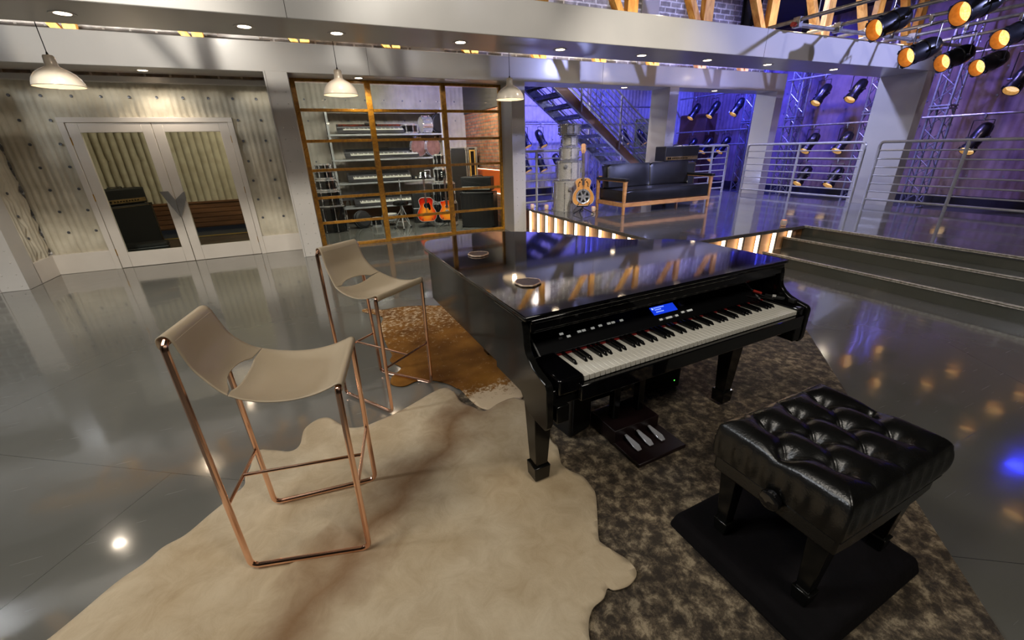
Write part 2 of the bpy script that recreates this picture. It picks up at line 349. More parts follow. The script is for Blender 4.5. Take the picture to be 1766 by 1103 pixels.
def hide_beige():
    m, nt, b = newmat('beige cowhide'); setp(b, .75, 0, .25, sheen=.08); N = nt.nodes; L = nt.links
    tc = N.new('ShaderNodeTexCoord')
    nz = N.new('ShaderNodeTexNoise'); nz.inputs['Scale'].default_value = 2.2; nz.inputs['Detail'].default_value = 6; nz.inputs['Distortion'].default_value = .4; L.new(tc.outputs['Object'], nz.inputs['Vector'])
    cr = N.new('ShaderNodeValToRGB'); cr.color_ramp.elements[0].position = .3; cr.color_ramp.elements[0].color = lin((214,198,170)); cr.color_ramp.elements[1].position = .7; cr.color_ramp.elements[1].color = lin((192,170,136)); L.new(nz.outputs['Fac'], cr.inputs['Fac'])
    # darker spine running through the hide: distance from a line
    mp = N.new('ShaderNodeMapping'); mp.vector_type = 'POINT'; mp.inputs['Rotation'].default_value = (0,0,-math.radians(44)); L.new(tc.outputs['Object'], mp.inputs['Vector'])
    n2 = N.new('ShaderNodeTexNoise'); n2.inputs['Scale'].default_value = 3; n2.inputs['Detail'].default_value = 5; L.new(tc.outputs['Object'], n2.inputs['Vector'])
    sp = N.new('ShaderNodeSeparateXYZ'); L.new(mp.outputs[0], sp.inputs[0])
    a = N.new('ShaderNodeMath'); a.operation = 'MULTIPLY_ADD'; a.inputs[1].default_value = .5; L.new(n2.outputs['Fac'], a.inputs[0]); L.new(sp.outputs['Y'], a.inputs[2])
    c = N.new('ShaderNodeMath'); c.operation = 'ADD'; c.inputs[1].default_value = HIDE_SPINE; L.new(a.outputs[0], c.inputs[0])
    d = N.new('ShaderNodeMath'); d.operation = 'ABSOLUTE'; L.new(c.outputs[0], d.inputs[0])
    mr = N.new('ShaderNodeMapRange'); mr.inputs['From Min'].default_value = 0; mr.inputs['From Max'].default_value = .2; mr.inputs['To Min'].default_value = .8; mr.inputs['To Max'].default_value = 0; L.new(d.outputs[0], mr.inputs['Value'])
    mx = N.new('ShaderNodeMixRGB'); L.new(mr.outputs[0], mx.inputs['Fac']); L.new(cr.outputs[0], mx.inputs[1]); mx.inputs[2].default_value = lin((124,86,48))
    n4 = N.new('ShaderNodeTexNoise'); n4.inputs['Scale'].default_value = 9; n4.inputs['Detail'].default_value = 9; n4.inputs['Roughness'].default_value = .7; n4.inputs['Distortion'].default_value = .8; L.new(tc.outputs['Object'], n4.inputs['Vector'])
    c4 = N.new('ShaderNodeValToRGB'); c4.color_ramp.elements[0].position = .3; c4.color_ramp.elements[0].color = (.62,.55,.46,1); c4.color_ramp.elements[1].position = .62; c4.color_ramp.elements[1].color = (1,1,1,1); L.new(n4.outputs['Fac'], c4.inputs['Fac'])
    m4 = N.new('ShaderNodeMixRGB'); m4.blend_type = 'MULTIPLY'; m4.inputs['Fac'].default_value = .55; L.new(mx.outputs[0], m4.inputs[1]); L.new(c4.outputs[0], m4.inputs[2]); L.new(m4.outputs[0], b.inputs['Base Color'])
    n3 = N.new('ShaderNodeTexNoise'); n3.inputs['Scale'].default_value = 160; L.new(tc.outputs['Object'], n3.inputs['Vector'])
    bp = N.new('ShaderNodeBump'); bp.inputs['Strength'].default_value = .2; bp.inputs['Distance'].default_value = .004; L.new(n3.outputs['Fac'], bp.inputs['Height']); L.new(bp.outputs[0], b.inputs['Normal'])
    return m
HIDE_SPINE = -1.35
def hide_brown():
    m, nt, b = newmat('brown speckled cowhide'); setp(b, .7, 0, .12, sheen=0); N = nt.nodes; L = nt.links
    tc = N.new('ShaderNodeTexCoord')
    nz = N.new('ShaderNodeTexNoise'); nz.inputs['Scale'].default_value = 3; nz.inputs['Detail'].default_value = 5; L.new(tc.outputs['Object'], nz.inputs['Vector'])
    cr = N.new('ShaderNodeValToRGB'); cr.color_ramp.elements[0].position = .32; cr.color_ramp.elements[0].color = lin((100,62,22)); cr.color_ramp.elements[1].position = .68; cr.color_ramp.elements[1].color = lin((152,104,42)); L.new(nz.outputs['Fac'], cr.inputs['Fac'])
    n2 = N.new('ShaderNodeTexNoise'); n2.inputs['Scale'].default_value = 26; n2.inputs['Detail'].default_value = 8; n2.inputs['Roughness'].default_value = .85; L.new(tc.outputs['Object'], n2.inputs['Vector'])
    # whiteness mask: white tail near the front, speckled band elsewhere
    sp = N.new('ShaderNodeSeparateXYZ'); L.new(tc.outputs['Object'], sp.inputs[0])
    g = N.new('ShaderNodeMapRange'); g.inputs['From Min'].default_value = 2.45; g.inputs['From Max'].default_value = 2.15; g.inputs['To Min'].default_value = 0; g.inputs['To Max'].default_value = .3; L.new(sp.outputs['Y'], g.inputs['Value'])
    g2 = N.new('ShaderNodeMapRange'); g2.inputs['From Min'].default_value = 3.1; g2.inputs['From Max'].default_value = 3.8; g2.inputs['To Min'].default_value = 0; g2.inputs['To Max'].default_value = .1; L.new(sp.outputs['Y'], g2.inputs['Value'])
    ad = N.new('ShaderNodeMath'); L.new(n2.outputs['Fac'], ad.inputs[0]); L.new(g.outputs[0], ad.inputs[1])
    a2 = N.new('ShaderNodeMath'); L.new(ad.outputs[0], a2.inputs[0]); L.new(g2.outputs[0], a2.inputs[1])
    c2 = N.new('ShaderNodeValToRGB'); c2.color_ramp.elements[0].position = .6; c2.color_ramp.elements[1].position = .68; L.new(a2.outputs[0], c2.inputs['Fac'])
    mx = N.new('ShaderNodeMixRGB'); L.new(c2.outputs[0], mx.inputs['Fac']); L.new(cr.outputs[0], mx.inputs[1]); mx.inputs[2].default_value = lin((222,200,168)); L.new(mx.outputs[0], b.inputs['Base Color'])
    return m
def rug_mat():
    m, nt, b = newmat('distressed charcoal and taupe rug'); setp(b, .95, 0, .15, sheen=.2); N = nt.nodes; L = nt.links
    tc = N.new('ShaderNodeTexCoord')
    n1 = N.new('ShaderNodeTexNoise'); n1.inputs['Scale'].default_value = 19; n1.inputs['Detail'].default_value = 9; n1.inputs['Roughness'].default_value = .72; n1.inputs['Distortion'].default_value = .25; L.new(tc.outputs['Object'], n1.inputs['Vector'])
    c1 = N.new('ShaderNodeValToRGB'); e = c1.color_ramp.elements; e[0].position = .42; e[0].color = lin((66,58,50)); e[1].position = .62; e[1].color = lin((176,160,134)); x = e.new(.52); x.color = lin((112,99,82)); L.new(n1.outputs['Fac'], c1.inputs['Fac'])
    n2 = N.new('ShaderNodeTexNoise'); n2.inputs['Scale'].default_value = 1.6; n2.inputs['Detail'].default_value = 3; L.new(tc.outputs['Object'], n2.inputs['Vector'])
    c2 = N.new('ShaderNodeValToRGB'); c2.color_ramp.elements[0].position = .35; c2.color_ramp.elements[0].color = (.55,.55,.55,1); c2.color_ramp.elements[1].position = .65; c2.color_ramp.elements[1].color = (1.15,1.12,1.05,1); L.new(n2.outputs['Fac'], c2.inputs['Fac'])
    mx = N.new('ShaderNodeMixRGB'); mx.blend_type = 'MULTIPLY'; mx.inputs['Fac'].default_value = 1; L.new(c1.outputs[0], mx.inputs[1]); L.new(c2.outputs[0], mx.inputs[2])
    n3 = N.new('ShaderNodeTexNoise'); n3.inputs['Scale'].default_value = 240; n3.inputs['Detail'].default_value = 1; L.new(tc.outputs['Object'], n3.inputs['Vector'])
    m3 = N.new('ShaderNodeMixRGB'); m3.blend_type = 'OVERLAY'; m3.inputs['Fac'].default_value = .35; L.new(mx.outputs[0], m3.inputs[1]); L.new(n3.outputs['Fac'], m3.inputs[2]); L.new(m3.outputs[0], b.inputs['Base Color'])
    bp = N.new('ShaderNodeBump'); bp.inputs['Strength'].default_value = .35; bp.inputs['Distance'].default_value = .004; L.new(n3.outputs['Fac'], bp.inputs['Height']); L.new(bp.outputs[0], b.inputs['Normal'])
    return m
M['hide'] = hide_beige(); M['hide2'] = hide_brown(); M['rug'] = rug_mat()
# ------------------------------------------------------------------ room shell
DH = .42                                    # deck height
def quad_mesh(name, vs, m, parent=None):
    b = MB(); b.add(vs, [tuple(range(len(vs)))]); return b.build(name, m, parent, smooth=False)
fl = MB(); fl.bx(-8, 14, -4.5, 14, -.1, 0); struct(fl.build('floor', M['floor'], smooth=False), 'glossy grey epoxy studio floor', 'floor')
cl = MB(); cl.bx(-8, 14, -4.5, 14, 4.7, 4.8); struct(cl.build('ceiling', M['ceil'], smooth=False), 'dark studio ceiling above the trusses', 'ceiling')

def quilt_wall(name, label, o, u, n, W, H, m, rib=.078, bs=(.312,.295), off=(.1,.1), depth=.012, washers=True, holes=(), rows=None, seams=(), wm=None, tall=0):
    """padded wall: vertical channels, washers that pull the padding in. o origin, u horizontal dir, n outward normal"""
    o = Vector(o); u = Vector(u).normalized(); n = Vector(n).normalized()
    nu = max(2, int(W/rib*4)); nv = max(8, int(H/.11))
    nv = rows or nv
    pts = []
    j = 0; y = off[1]
    while y < H:
        x = off[0] + (0)
        while x < W:
            if not any(a <= x <= b and c <= y <= d for a,b,c,d in holes): pts.append((x, y))
            x += bs[0]
        y += bs[1]; j += 1
    def f(a, b):
        x = a*W; z = b*H
        d = depth*1.9*abs(math.sin(PI*x/rib))**.6
        # sag between stitched channels
        d += .006*math.sin(z*23 + math.floor(x/rib)*1.7)*abs(math.sin(PI*x/rib)) + .0035*math.sin(z*61+x*9)
        for sx in seams: d -= .018*math.exp(-((x-sx)/.012)**2)
        if washers:
            cx = round((x-off[0])/bs[0])*bs[0]+off[0]; cz = round((z-off[1])/bs[1])*bs[1]+off[1]
            r2 = (x-cx)**2 + (z-cz)**2
            d += .022 - .042*math.exp(-r2/.005) - .008*math.exp(-((z-cz)/.02)**2)
        return tuple(o + u*x + Vector((0,0,z)) + n*(d-.02))
    vs = [f(i/nu, j/nv) for j in range(nv+1) for i in range(nu+1)]
    fs = []
    for j in range(nv):
        for i in range(nu):
            cx = (i+.5)/nu*W; cz = (j+.5)/nv*H
            if any(a < cx < b and c < cz < d for a,b,c,d in holes): continue
            fs.append((j*(nu+1)+i, j*(nu+1)+i+1, (j+1)*(nu+1)+i+1, (j+1)*(nu+1)+i))
    mb = MB(); mb.add(vs, fs)
    wall = mb.build(name, m, smooth=True, ang=80); struct(wall, label, 'wall')
    if washers:
        w = MB(); w.lathe([(0,.004),(.006,.004),(.007,.0015),(.016,.0035),(.019,0),(.019,-.006)], d=tuple(n), n=10)
        first = None
        rest = MB()
        for k, (x, z) in enumerate(pts):
            p = o + u*x + Vector((0,0,z)) + n*.004
            if first is None: first = w.build('washer', M['washer'], wall); first.location = p
            elif k < 95: c = first.copy(); COL.objects.link(c); c.parent = wall; c.location = p
            else: rest.lathe([(0,.004),(.019,.002),(.019,-.006)], p0=tuple(p), d=tuple(n), n=8)
        if rest.v:
            r = rest.build('washer', M['washer'], wall); r['kind'] = 'stuff'
    return wall

# wall with the double door (Y = 8.15), padding stops at the 0.29 m plinth
quilt_wall('wall_back_left', 'cream quilted wall around the double door', (-3.76,8.15,.29), (1,0,0), (0,-1,0), 3.36, 2.24, M['quilt'], off=(.29,.3), holes=((.68,2.71,-.1,1.81),), seams=(.02,.75,1.55))
quilt_wall('wall_left', 'cream quilted return wall at the left of the doors', (-3.76,7.6,.29), (0,1,0), (1,0,0), .55, 2.24, M['quilt'], off=(.22,.3), seams=(.53,))
b = MB(); b.bx(-3.8,-3.08,8.10,8.22,0,.29).bx(-1.05,-.4,8.10,8.22,0,.29)
lb_ = MB(); lb_.bx(-3.8,-3.735,7.6,8.1,0,.29); struct(lb_.build('baseboard_left', M['doorpaint'], bevel=.006), 'tall cream plinth below the quilted return wall', 'baseboard')
struct(b.build('baseboard_back', M['doorpaint'], bevel=.006), 'tall cream plinth below the quilted wall', 'baseboard')
b = MB(); b.bx(-4.4,-.4,8.02,8.2,2.53,2.60); struct(b.build('trim_1', M['paint'], bevel=.005), 'pale header rail above the quilted wall', 'trim')
b = MB(); b.bx(-8,-.3,8.3,8.4,2.5,3.1).bx(-3.9,-3.08,8.2,8.3,0,2.6).bx(-1.05,-.3,8.2,8.3,0,2.6).bx(-3.08,-1.05,8.2,8.3,2.1,2.6).bx(-8,-3.8,8.2,8.3,0,2.6).bx(-3.9,-3.8,7.64,8.3,0,2.6)
struct(b.build('wall_back_left_core', M['brick_grey'], smooth=False), 'dark grey brick strip above the quilted wall', 'wall')
b = MB(); b.bx(-8,11.0,8.5,8.62,2.98,4.7); struct(b.build('wall_upper', M['brick_grey'], smooth=False), 'grey brick wall with white mortar above the rear beam', 'wall')
# clear patches of plasterboard between brick bays
b = MB(); b.bx(-1.0,-.45,8.46,8.5,3.0,4.0).bx(1.9,2.5,8.46,8.5,3.0,4.0).bx(4.35,4.75,8.46,8.5,3,4.2).bx(6.9,7.35,8.46,8.5,3,4.4)
struct(b.build('trim_2', M['paint'], smooth=False), 'white panels between the brick bays above the rear beam', 'trim')

# outer walls
quilt_wall('wall_right', 'tall quilted wall behind the lighting rig', (13.8,-4.4,.25), (0,1,0), (-1,0,0), 17.9, 4.45, M['quilt_purple_lit'], rib=.15, bs=(.6,.55), off=(.3,.45), rows=34, depth=.02)
quilt_wall('wall_back', 'quilted wall behind the metal staircase', (3.7,13.5,.25), (1,0,0), (0,-1,0), 10.1, 4.45, M['quilt2'], rib=.15, bs=(.6,.55), off=(.3,.45), rows=34, depth=.02)
b = MB(); b.bx(13.72,13.86,-4.4,13.5,0,.25).bx(3.7,13.8,13.42,13.56,0,.25); struct(b.build('baseboard_right', M['darkvoid'], smooth=False), 'black skirting below the quilted walls', 'baseboard')
b = MB(); b.bx(-8.1,-8,-4.5,8.3,0,4.7); struct(b.build('wall_left_far', M['backdark'], smooth=False), 'plain wall at the far left', 'wall')
b = MB(); b.bx(-8,14,-4.6,-4.5,0,4.7); struct(b.build('wall_front', M['backdark'], smooth=False), 'plain wall behind the camera', 'wall')
b = MB(); b.bx(13.25,13.78,12.2,13.45,0,2.55); struct(b.build('trim_3', M['brownbox'], bevel=.01), 'brown plywood boxing in the far corner', 'trim')
b = MB(); b.bx(11.05,12.25,13.3,13.44,0,2.43); struct(b.build('trim_4', M['green'], bevel=.01), 'olive green flat standing against the far wall', 'trim')

# ---- instrument room behind the timber window wall
quilt_wall('wall_instrument_room', 'quilted back wall of the instrument room', (-.3,10.95,0.3), (1,0,0), (0,-1,0), 3.95, 2.75, M['quilt2'], rib=.11, bs=(.42,.42), off=(.32,.25), depth=.014)
b = MB(); b.bx(-.3,3.65,10.93,11.05,0,.5); struct(b.build('baseboard_instrument_room', M['walnut'], smooth=False), 'walnut boards below the quilting of the instrument room', 'baseboard')
b = MB(); b.bx(-.3,-.2,8.05,11,0,3.05); struct(b.build('wall_instrument_left', M['quilt2'], smooth=False), 'left side wall of the instrument room', 'wall')
b = MB(); b.bx(3.62,3.74,8.04,11,0,.62).bx(3.62,3.74,8.04,11,1.13,2.36); struct(b.build('wall_instrument_right', M['brick_red'], smooth=False), 'red brick side wall of the instrument room', 'wall')
b = MB(); b.bx(3.66,3.74,8.04,11,.62,1.13); struct(b.build('trim_5', M['orange'], smooth=False), 'orange recessed band in the red brick wall', 'trim')
b = MB(); b.bx(3.60,3.74,8.04,11,2.36,3.05); struct(b.build('trim_6', M['boards'], smooth=False), 'dark boards above the red brick', 'trim')
b = MB(); b.bx(-.3,3.74,8.06,11.05,3.05,3.12); struct(b.build('ceiling_instrument_room', M['backdark'], smooth=False), 'ceiling of the instrument room', 'ceiling')
b = MB(); b.bx(3.625,3.655,8.1,10.9,1.118,1.128); led = b.build('light_strip', M['led'], smooth=False); tag(led, 'amber light strip along the top of the orange band', 'light strip')
b = MB(); b.bx(3.625,3.655,8.1,10.9,.622,.632); led = b.build('light_strip', M['led'], smooth=False); tag(led, 'amber light strip along the bottom of the orange band', 'light strip')

# ---- corridor behind the door glass
quilt_wall('wall_corridor', 'quilted corridor wall seen through the door glass', (-4.6,11.4,.62), (1,0,0), (0,-1,0), 4.3, 2.5, M['quilt'], rib=.13, bs=(.52,.6), off=(.3,.3), depth=.034)
b = MB(); b.bx(-4.6,-.3,11.34,11.46,.1,.64).bx(-4.6,-.3,11.30,11.42,.62,.66)
for k in range(5): b.bx(-4.6,-.3,11.325,11.345,.12+k*.1,.2+k*.1)
struct(b.build('trim_7', M['walnut'], bevel=.004), 'walnut wainscot along the corridor', 'trim')
b = MB(); b.bx(-4.7,-4.6,8.3,11.4,0,3.1).bx(-.35,-.3,8.3,11.4,0,3.1); struct(b.build('wall_corridor_side', M['quilt'], smooth=False), 'end walls of the corridor', 'wall')
b = MB(); b.bx(-4.7,-.3,8.4,11.5,3.1,3.2); struct(b.build('ceiling_corridor', M['backdark'], smooth=False), 'ceiling of the corridor', 'ceiling')
b = MB(); b.bx(-4.4,-.35,10.70,10.74,0,.004); tag(b.build('floor_tape', mat('yellow tape', (220,180,60), (200,160,50)), smooth=False), 'yellow tape line across the corridor floor', 'tape')
b = MB(); b.bx(-2.75,-2.35,11.33,11.37,2.17,2.27); tag(b.build('wall_vent', M['knobwhite'], bevel=.005), 'small pale slot plate on the corridor wall', 'vent')

# ---- beams and columns
def beam(name, label, x0, x1, y0, y1, z0, z1, joints):
    b = MB(); b.bx(x0,x1,y0,y1,z0,z1); o = b.build(name, M['paint'], bevel=.006, seg=1); struct(o, label, 'beam')
    g = MB()
    for x in joints: g.bx(x-.0025,x+.0025,y0-.001,y0+.003,z0,z1)
    g.build('panel_joint', M['backdark'], o, smooth=False)
    return o
beam('beam', 'front white soffit beam with a row of downlights', -6, 10.55, 4.68, 5.42, 2.64, 2.98, (.0,6.0))
beam('beam', 'rear white soffit beam above the window wall', -6, 10.55, 7.5, 8.05, 2.64, 3.01, (-4,1.0,5.3))
def column(label, x0, x1, y0, y1, z0, rivets=True, z1=2.642):
    b = MB(); b.bx(x0,x1,y0,y1,z0,z1); o = b.build('column', M['paint'], bevel=.004, seg=1); struct(o, label, 'column')
    if rivets:
        fl_ = MB(); fl_.bx(x0-.012,x0+.012,y0-.012,y1,z0,z1); fl_.build('flange', M['paint'], o, bevel=.003, seg=1)
        f = MB(); f.lathe([(0,.007),(.006,.006),(.010,.002),(.011,0)], d=(0,-1,0), n=8); first = None
        k = 0; z = z0+.06
        while z < z1-.25:
            for x in (x0+(x1-x0)*.3, x0+(x1-x0)*.78):
                if first is None: first = f.build('rivet', M['paint'], o); c = first
                else: c = first.copy(); COL.objects.link(c); c.parent = o
                c.location = (x, y0, z)
            z += .155
    return o
column('riveted white column at the left edge of the window wall', -.43, -.14, 7.42, 8.08, 0)
column('riveted white column left of the double doors', -4.02, -3.735, 7.32, 7.62, 0)
column('riveted white column between window wall and deck', 3.38, 3.64, 7.5, 8.04, 0)
column('riveted white column behind the sofa', 7.0, 7.25, 7.5, 8.04, DH)
column('plain white column at the end of the rear beam', 10.3, 10.55, 7.5, 8.05, 0, False)
column('wide plain white column at the end of the front beam', 10.3, 10.55, 4.68, 5.42, 0, False)

# ---- deck, fascia and steps
b = MB(); b.prism([(3.76,8.06),(3.76,3.73),(6.25,3.73),(6.25,-4.5),(9.32,-4.5),(9.32,8.06)], DH-.035, DH)
struct(b.build('floor_deck', M['deck'], smooth=False), 'raised glossy grey deck', 'deck')
b = MB(); b.bx(3.84,9.28,3.81,8.0,0,DH-.035).bx(6.28,9.28,-4.5,3.81,0,DH-.035); struct(b.build('deck_core', M['plank'], smooth=False), 'oak panels under the deck edge', 'deck')
b = MB(); b.bx(5.46,6.3,-4.5,3.72,0,.14-.001).bx(5.96,6.3,-4.5,3.80,.1,.28); st = b.build('step', M['riser'], smooth=False); struct(st, 'two glossy olive grey steps up to the deck', 'steps')
b = MB(); b.bx(6.262,6.28,-4.5,3.75,.28,DH-.03); struct(b.build('riser', M['riser'], smooth=False), 'top riser below the deck nosing', 'steps')
nose = mat('worn aluminium nosing', (250,244,228), (190,182,164), sc=34, det=6, rough=.28, metal=.35, bump=.4, bsc=50)
for (x, z, y1, lb) in ((5.44,.14,3.72,'lowest'), (5.94,.28,3.80,'middle'), (6.235,DH,3.74,'uppermost')):
    b = MB(); b.bx(x,x+.045,-4.5,y1,z-.012,z+.004).bx(x,x+.02,-4.5,y1,z-.022,z); struct(b.build('trim_nosing', nose, bevel=.003), 'bright %s stair nosing' % lb, 'trim')
edge = mat('grey deck edge trim', (110,104,96), (86,82,78), sc=12, rough=.35, metal=.3)
b = MB(); b.bx(3.745,3.775,3.72,7.5,DH-.04,DH+.003).bx(3.745,6.26,3.715,3.745,DH-.04,DH+.003); struct(b.build('trim_deck_edge', edge, bevel=.003), 'grey metal edging along the deck', 'trim')
# fins and lit slots along the deck edge
def slot(x, y, alongx):
    t = sempty('fascia_bay', 'backlit oak bay under the deck edge', 'fascia', (x,y,0))
    f = MB(); g = MB()
    if alongx: f.bx(-.010,.010,0,.07,0,.385); g.bx(-.022,-.010,.012,.055,.0,.385)
    else: f.bx(0,.07,-.010,.010,0,.385); g.bx(.012,.055,-.022,-.010,0,.385)
    f.build('fin', edge, t, smooth=False); g.build('light_strip', M['led'], t, smooth=False)
    return t
s0 = slot(3.77, 7.31, False); s0['label'] = 'backlit oak bay of the deck edge beside the column'
for k in range(1, 11): copy_tree(s0, (3.77, 7.31-.342*k, 0), label='backlit oak bay, number %d from the column along the deck side' % (k+1))
copy_tree(s0, (3.77, 7.65, 0), label='backlit oak bay partly hidden by the riveted column')
s0 = slot(4.06, 3.735, True); s0['label'] = 'backlit oak bay at the front corner of the deck'
for k in range(1, 7): copy_tree(s0, (4.06+.329*k, 3.735, 0), label='backlit oak bay, number %d from the front corner of the deck' % (k+1))

# ---- timber window wall
t = sempty('window_1', 'golden timber grid window wall of the instrument room', 'window', (0,8.0,0))
for (x0, x1) in ((-.14,-.07),(.955,1.045),(2.235,2.315),(3.33,3.40)):
    b = MB(); b.bx(x0,x1,-.035,.055,0,2.64); b.build('window_post', M['golden'], t, bevel=.004)
b = MB(); b.bx(-.07,3.33,-.03,.05,2.60,2.64); b.build('window_head', M['golden'], t, bevel=.004)
b = MB(); b.bx(-.07,3.33,-.03,.05,0,.045); b.build('window_sill', M['golden'], t, bevel=.004)
bays = ((-.07,.955),(1.045,2.235),(2.315,3.33)); zs = (.431,.854,1.296,1.746,2.202)
for a, c in bays:
    for z in zs:
        b = MB(); b.bx(a,c,-.022,.03,z-.022,z+.022); b.build('glazing_bar', M['golden'], t, bevel=.003)
    zz = (.045,)+zs+(2.60,)
    for i in range(6):
        b = MB(); b.bx(a,c,.002,.006,zz[i]+.02,zz[i+1]-.02); b.build('pane', M['glass'], t, smooth=False)

# ---- double door
t = sempty('door_1', 'cream double glazed door with a split metal V pull', 'door', (0,8.15,0))
for q in ((-3.085,-3.015,0,2.035),(-1.115,-1.045,0,2.035),(-3.085,-1.045,2.035,2.10)):
    b = MB(); b.bx(q[0],q[1],-.06,.06,q[2],q[3]); b.build('door_frame', M['doorpaint'], t, bevel=.004)
for sgn, x0, x1, g0, g1 in ((-1,-3.01,-2.07,-2.885,-2.19),(1,-2.062,-1.12,-1.937,-1.242)):
    b = MB()
    b.bx(x0,g0,-.045,0,.005,2.03).bx(g1,x1,-.045,0,.005,2.03).bx(g0,g1,-.045,0,.005,.235).bx(g0,g1,-.045,0,1.908,2.03)
    lf = b.build('door_leaf', M['doorpaint'], t, bevel=.003, seg=1)
    p = MB(); p.bx(g0,g1,-.026,-.02,.235,1.908); p.build('pane', M['glass'], lf, smooth=False)
    for hz in (.25,1.05,1.8):
        hx = -3.013 if sgn < 0 else -1.117
        h = MB(); h.cyl((hx,-.05,hz-.05),(hx,-.05,hz+.05),.008,n=8); h.build('hinge', M['brass'], lf)
    # V shaped pull, one half on each leaf
    if sgn < 0: out = [(-2.228,1.09),(-2.12,1.09),(-2.070,.965),(-2.070,.70)]
    else: out = [(-2.062,.965),(-1.935,1.07),(-1.915,1.075),(-1.925,.965),(-2.062,.70)]
    v = MB(); v.prism([(q[0],q[1]) for q in out], -.085, -.062, lambda a,c,w: (a,w,c)); v.build('door_pull', M['mirror'], lf, smooth=False, bevel=.003, seg=1)

# ---- downlights
def downlight(x, y, z, label, P_=14, lamp=True, r=.055, tint=(1,.86,.70)):
    t = thing('downlight', label, 'ceiling light', (x,y,z), 0, 'recessed downlights in the beams')
    r_ = MB(); r_.lathe([(r,-.002),(r+.03,-.006),(r+.034,0),(r+.03,.004)], n=28, caps=False); r_.build('bezel', M['paint'], t)
    d = MB(); d.lathe([(0,-.001),(r,-.001),(r,.003)], n=24, caps=False); d.build('diffuser', M['disk'], t, smooth=False)
    if lamp:
        L = bpy.data.lights.new('downlight_lamp','SPOT'); L.energy = P_; L.color = tint; L.spot_size = math.radians(130); L.spot_blend = .7; L.shadow_soft_size = .05
        o = bpy.data.objects.new('downlight_lamp', L); COL.objects.link(o); o.parent = t; o.location = (0,0,-.03)
    return t
fx = (-2.9,-1.63,-.37,.42,1.69,2.95,4.19,5.37,6.63,8.27)
ords = ('first','second','third','fourth','fifth','sixth','seventh','eighth','ninth','tenth')
for i, x in enumerate(fx): downlight(x, 5.08, 2.64, 'round downlight in the front beam, %s from the left end' % ords[i])
for i, x in enumerate((-1.88,.86,6.03,8.56)): downlight(x, 7.77, 2.64, 'round downlight in the rear beam, %s from the left' % ords[i], 30)

# ---- wooden roof trusses standing on the beams
def roof_truss(name, label, y, x0, n, z0, z1, dx=1.385, ends=False, w=.13):
    t = thing(name, label, 'roof truss', (0,y,0), 0, 'yellow pine trusses above the beams')
    for k in range(n):
        x = x0 + dx*k
        b = MB(); b.bar((x,0,z0),(x,0,z1),w,.09,up=(0,1,0)); b.build('upright', M['truss_wood'], t, smooth=False)
        b = MB(); b.bar((x-.12,0.0,z0),(x-.12-(z1-z0)*.62,0,z1),.09,.11,up=(0,1,0)); b.build('diagonal', M['truss_wood'], t, smooth=False)
    b = MB(); b.bx(x0-1.5,x0+dx*(n-1)+.1,-.05,.05,z1-.02,z1+.12); b.build('top_chord', M['truss_wood'], t, smooth=False)
    b = MB(); b.bx(x0-1.5,x0+dx*(n-1)+.1,-.05,.05,z0-.08,z0); b.build('bottom_chord', M['truss_wood'], t, smooth=False)
    return t
roof_truss('roof_truss', 'yellow pine roof truss over the front beam', 5.5, .135-1.385*3, 12, 3.08, 4.5, w=.17)
roof_truss('roof_truss', 'yellow pine roof truss in front of the upper brick wall', 8.15, .135-1.385*3+.05, 11, 3.10, 3.86)
# ------------------------------------------------------------------ rug and hides
def inside(p, poly):
    x, y = p; c = False; n = len(poly)
    for i in range(n):
        x1, y1 = poly[i]; x2, y2 = poly[i-1]
        if (y1 > y) != (y2 > y) and x < (x2-x1)*(y-y1)/(y2-y1)+x1: c = not c
    return c
RA = Vector((3.68,1.96)); d1 = Vector((-.715,-.70)).normalized(); d2 = Vector((-.70,.715)).normalized()
rug_poly = [tuple(RA), tuple(RA+d1*3.75), tuple(RA+d1*3.75+d2*2.42), tuple(RA+d2*2.42)]
b = MB(); b.prism(rug_poly, .001, .012); tag(b.build('area_rug', M['rug'], bevel=.004), 'distressed charcoal and taupe area rug under the piano', 'rug')
def hide(name, pts, m, label, base=0, seed=1, grid=.035):
    """skin lying on floor and rug: flat sheet following what it lies on"""
    poly = catmull(pts, 5)
    me = bmesh.new(); vs = [me.verts.new((p[0],p[1],0)) for p in poly]; f = me.faces.new(vs)
    xs = [p[0] for p in poly]; ys = [p[1] for p in poly]
    def cut(a, co, no): bmesh.ops.bisect_plane(me, geom=me.verts[:]+me.edges[:]+me.faces[:], plane_co=co, plane_no=no)
    x = min(xs)+grid
    while x < max(xs): cut(0, (x,0,0), (1,0,0)); x += grid
    y = min(ys)+grid
    while y < max(ys): cut(0, (0,y,0), (0,1,0)); y += grid
    from mathutils import noise
    for v in me.verts:
        x, y = v.co.x, v.co.y
        z = .019 if any(inside((x+a_,y+c_), rug_poly) for a_,c_ in ((0,0),(.06,0),(-.06,0),(0,.06),(0,-.06))) else .008
        w = noise.noise(Vector((x*2.3,y*2.3,seed))); w2 = noise.noise(Vector((x*7,y*7,seed+3)))
        v.co.z = z + base + max(0, w)*.006 + max(0,w2)*.003
    m_ = bpy.data.meshes.new(name); me.to_mesh(m_); me.free(); fix_normals(m_); m_.shade_smooth(); m_.materials.append(m)
    o = bpy.data.objects.new(name, m_); COL.objects.link(o)
    if m_.polygons and m_.polygons[0].normal.z < 0: m_.flip_normals()
    s = o.modifiers.new('thickness','SOLIDIFY'); s.thickness = .005; s.offset = -1
    return tag(o, label, 'rug')
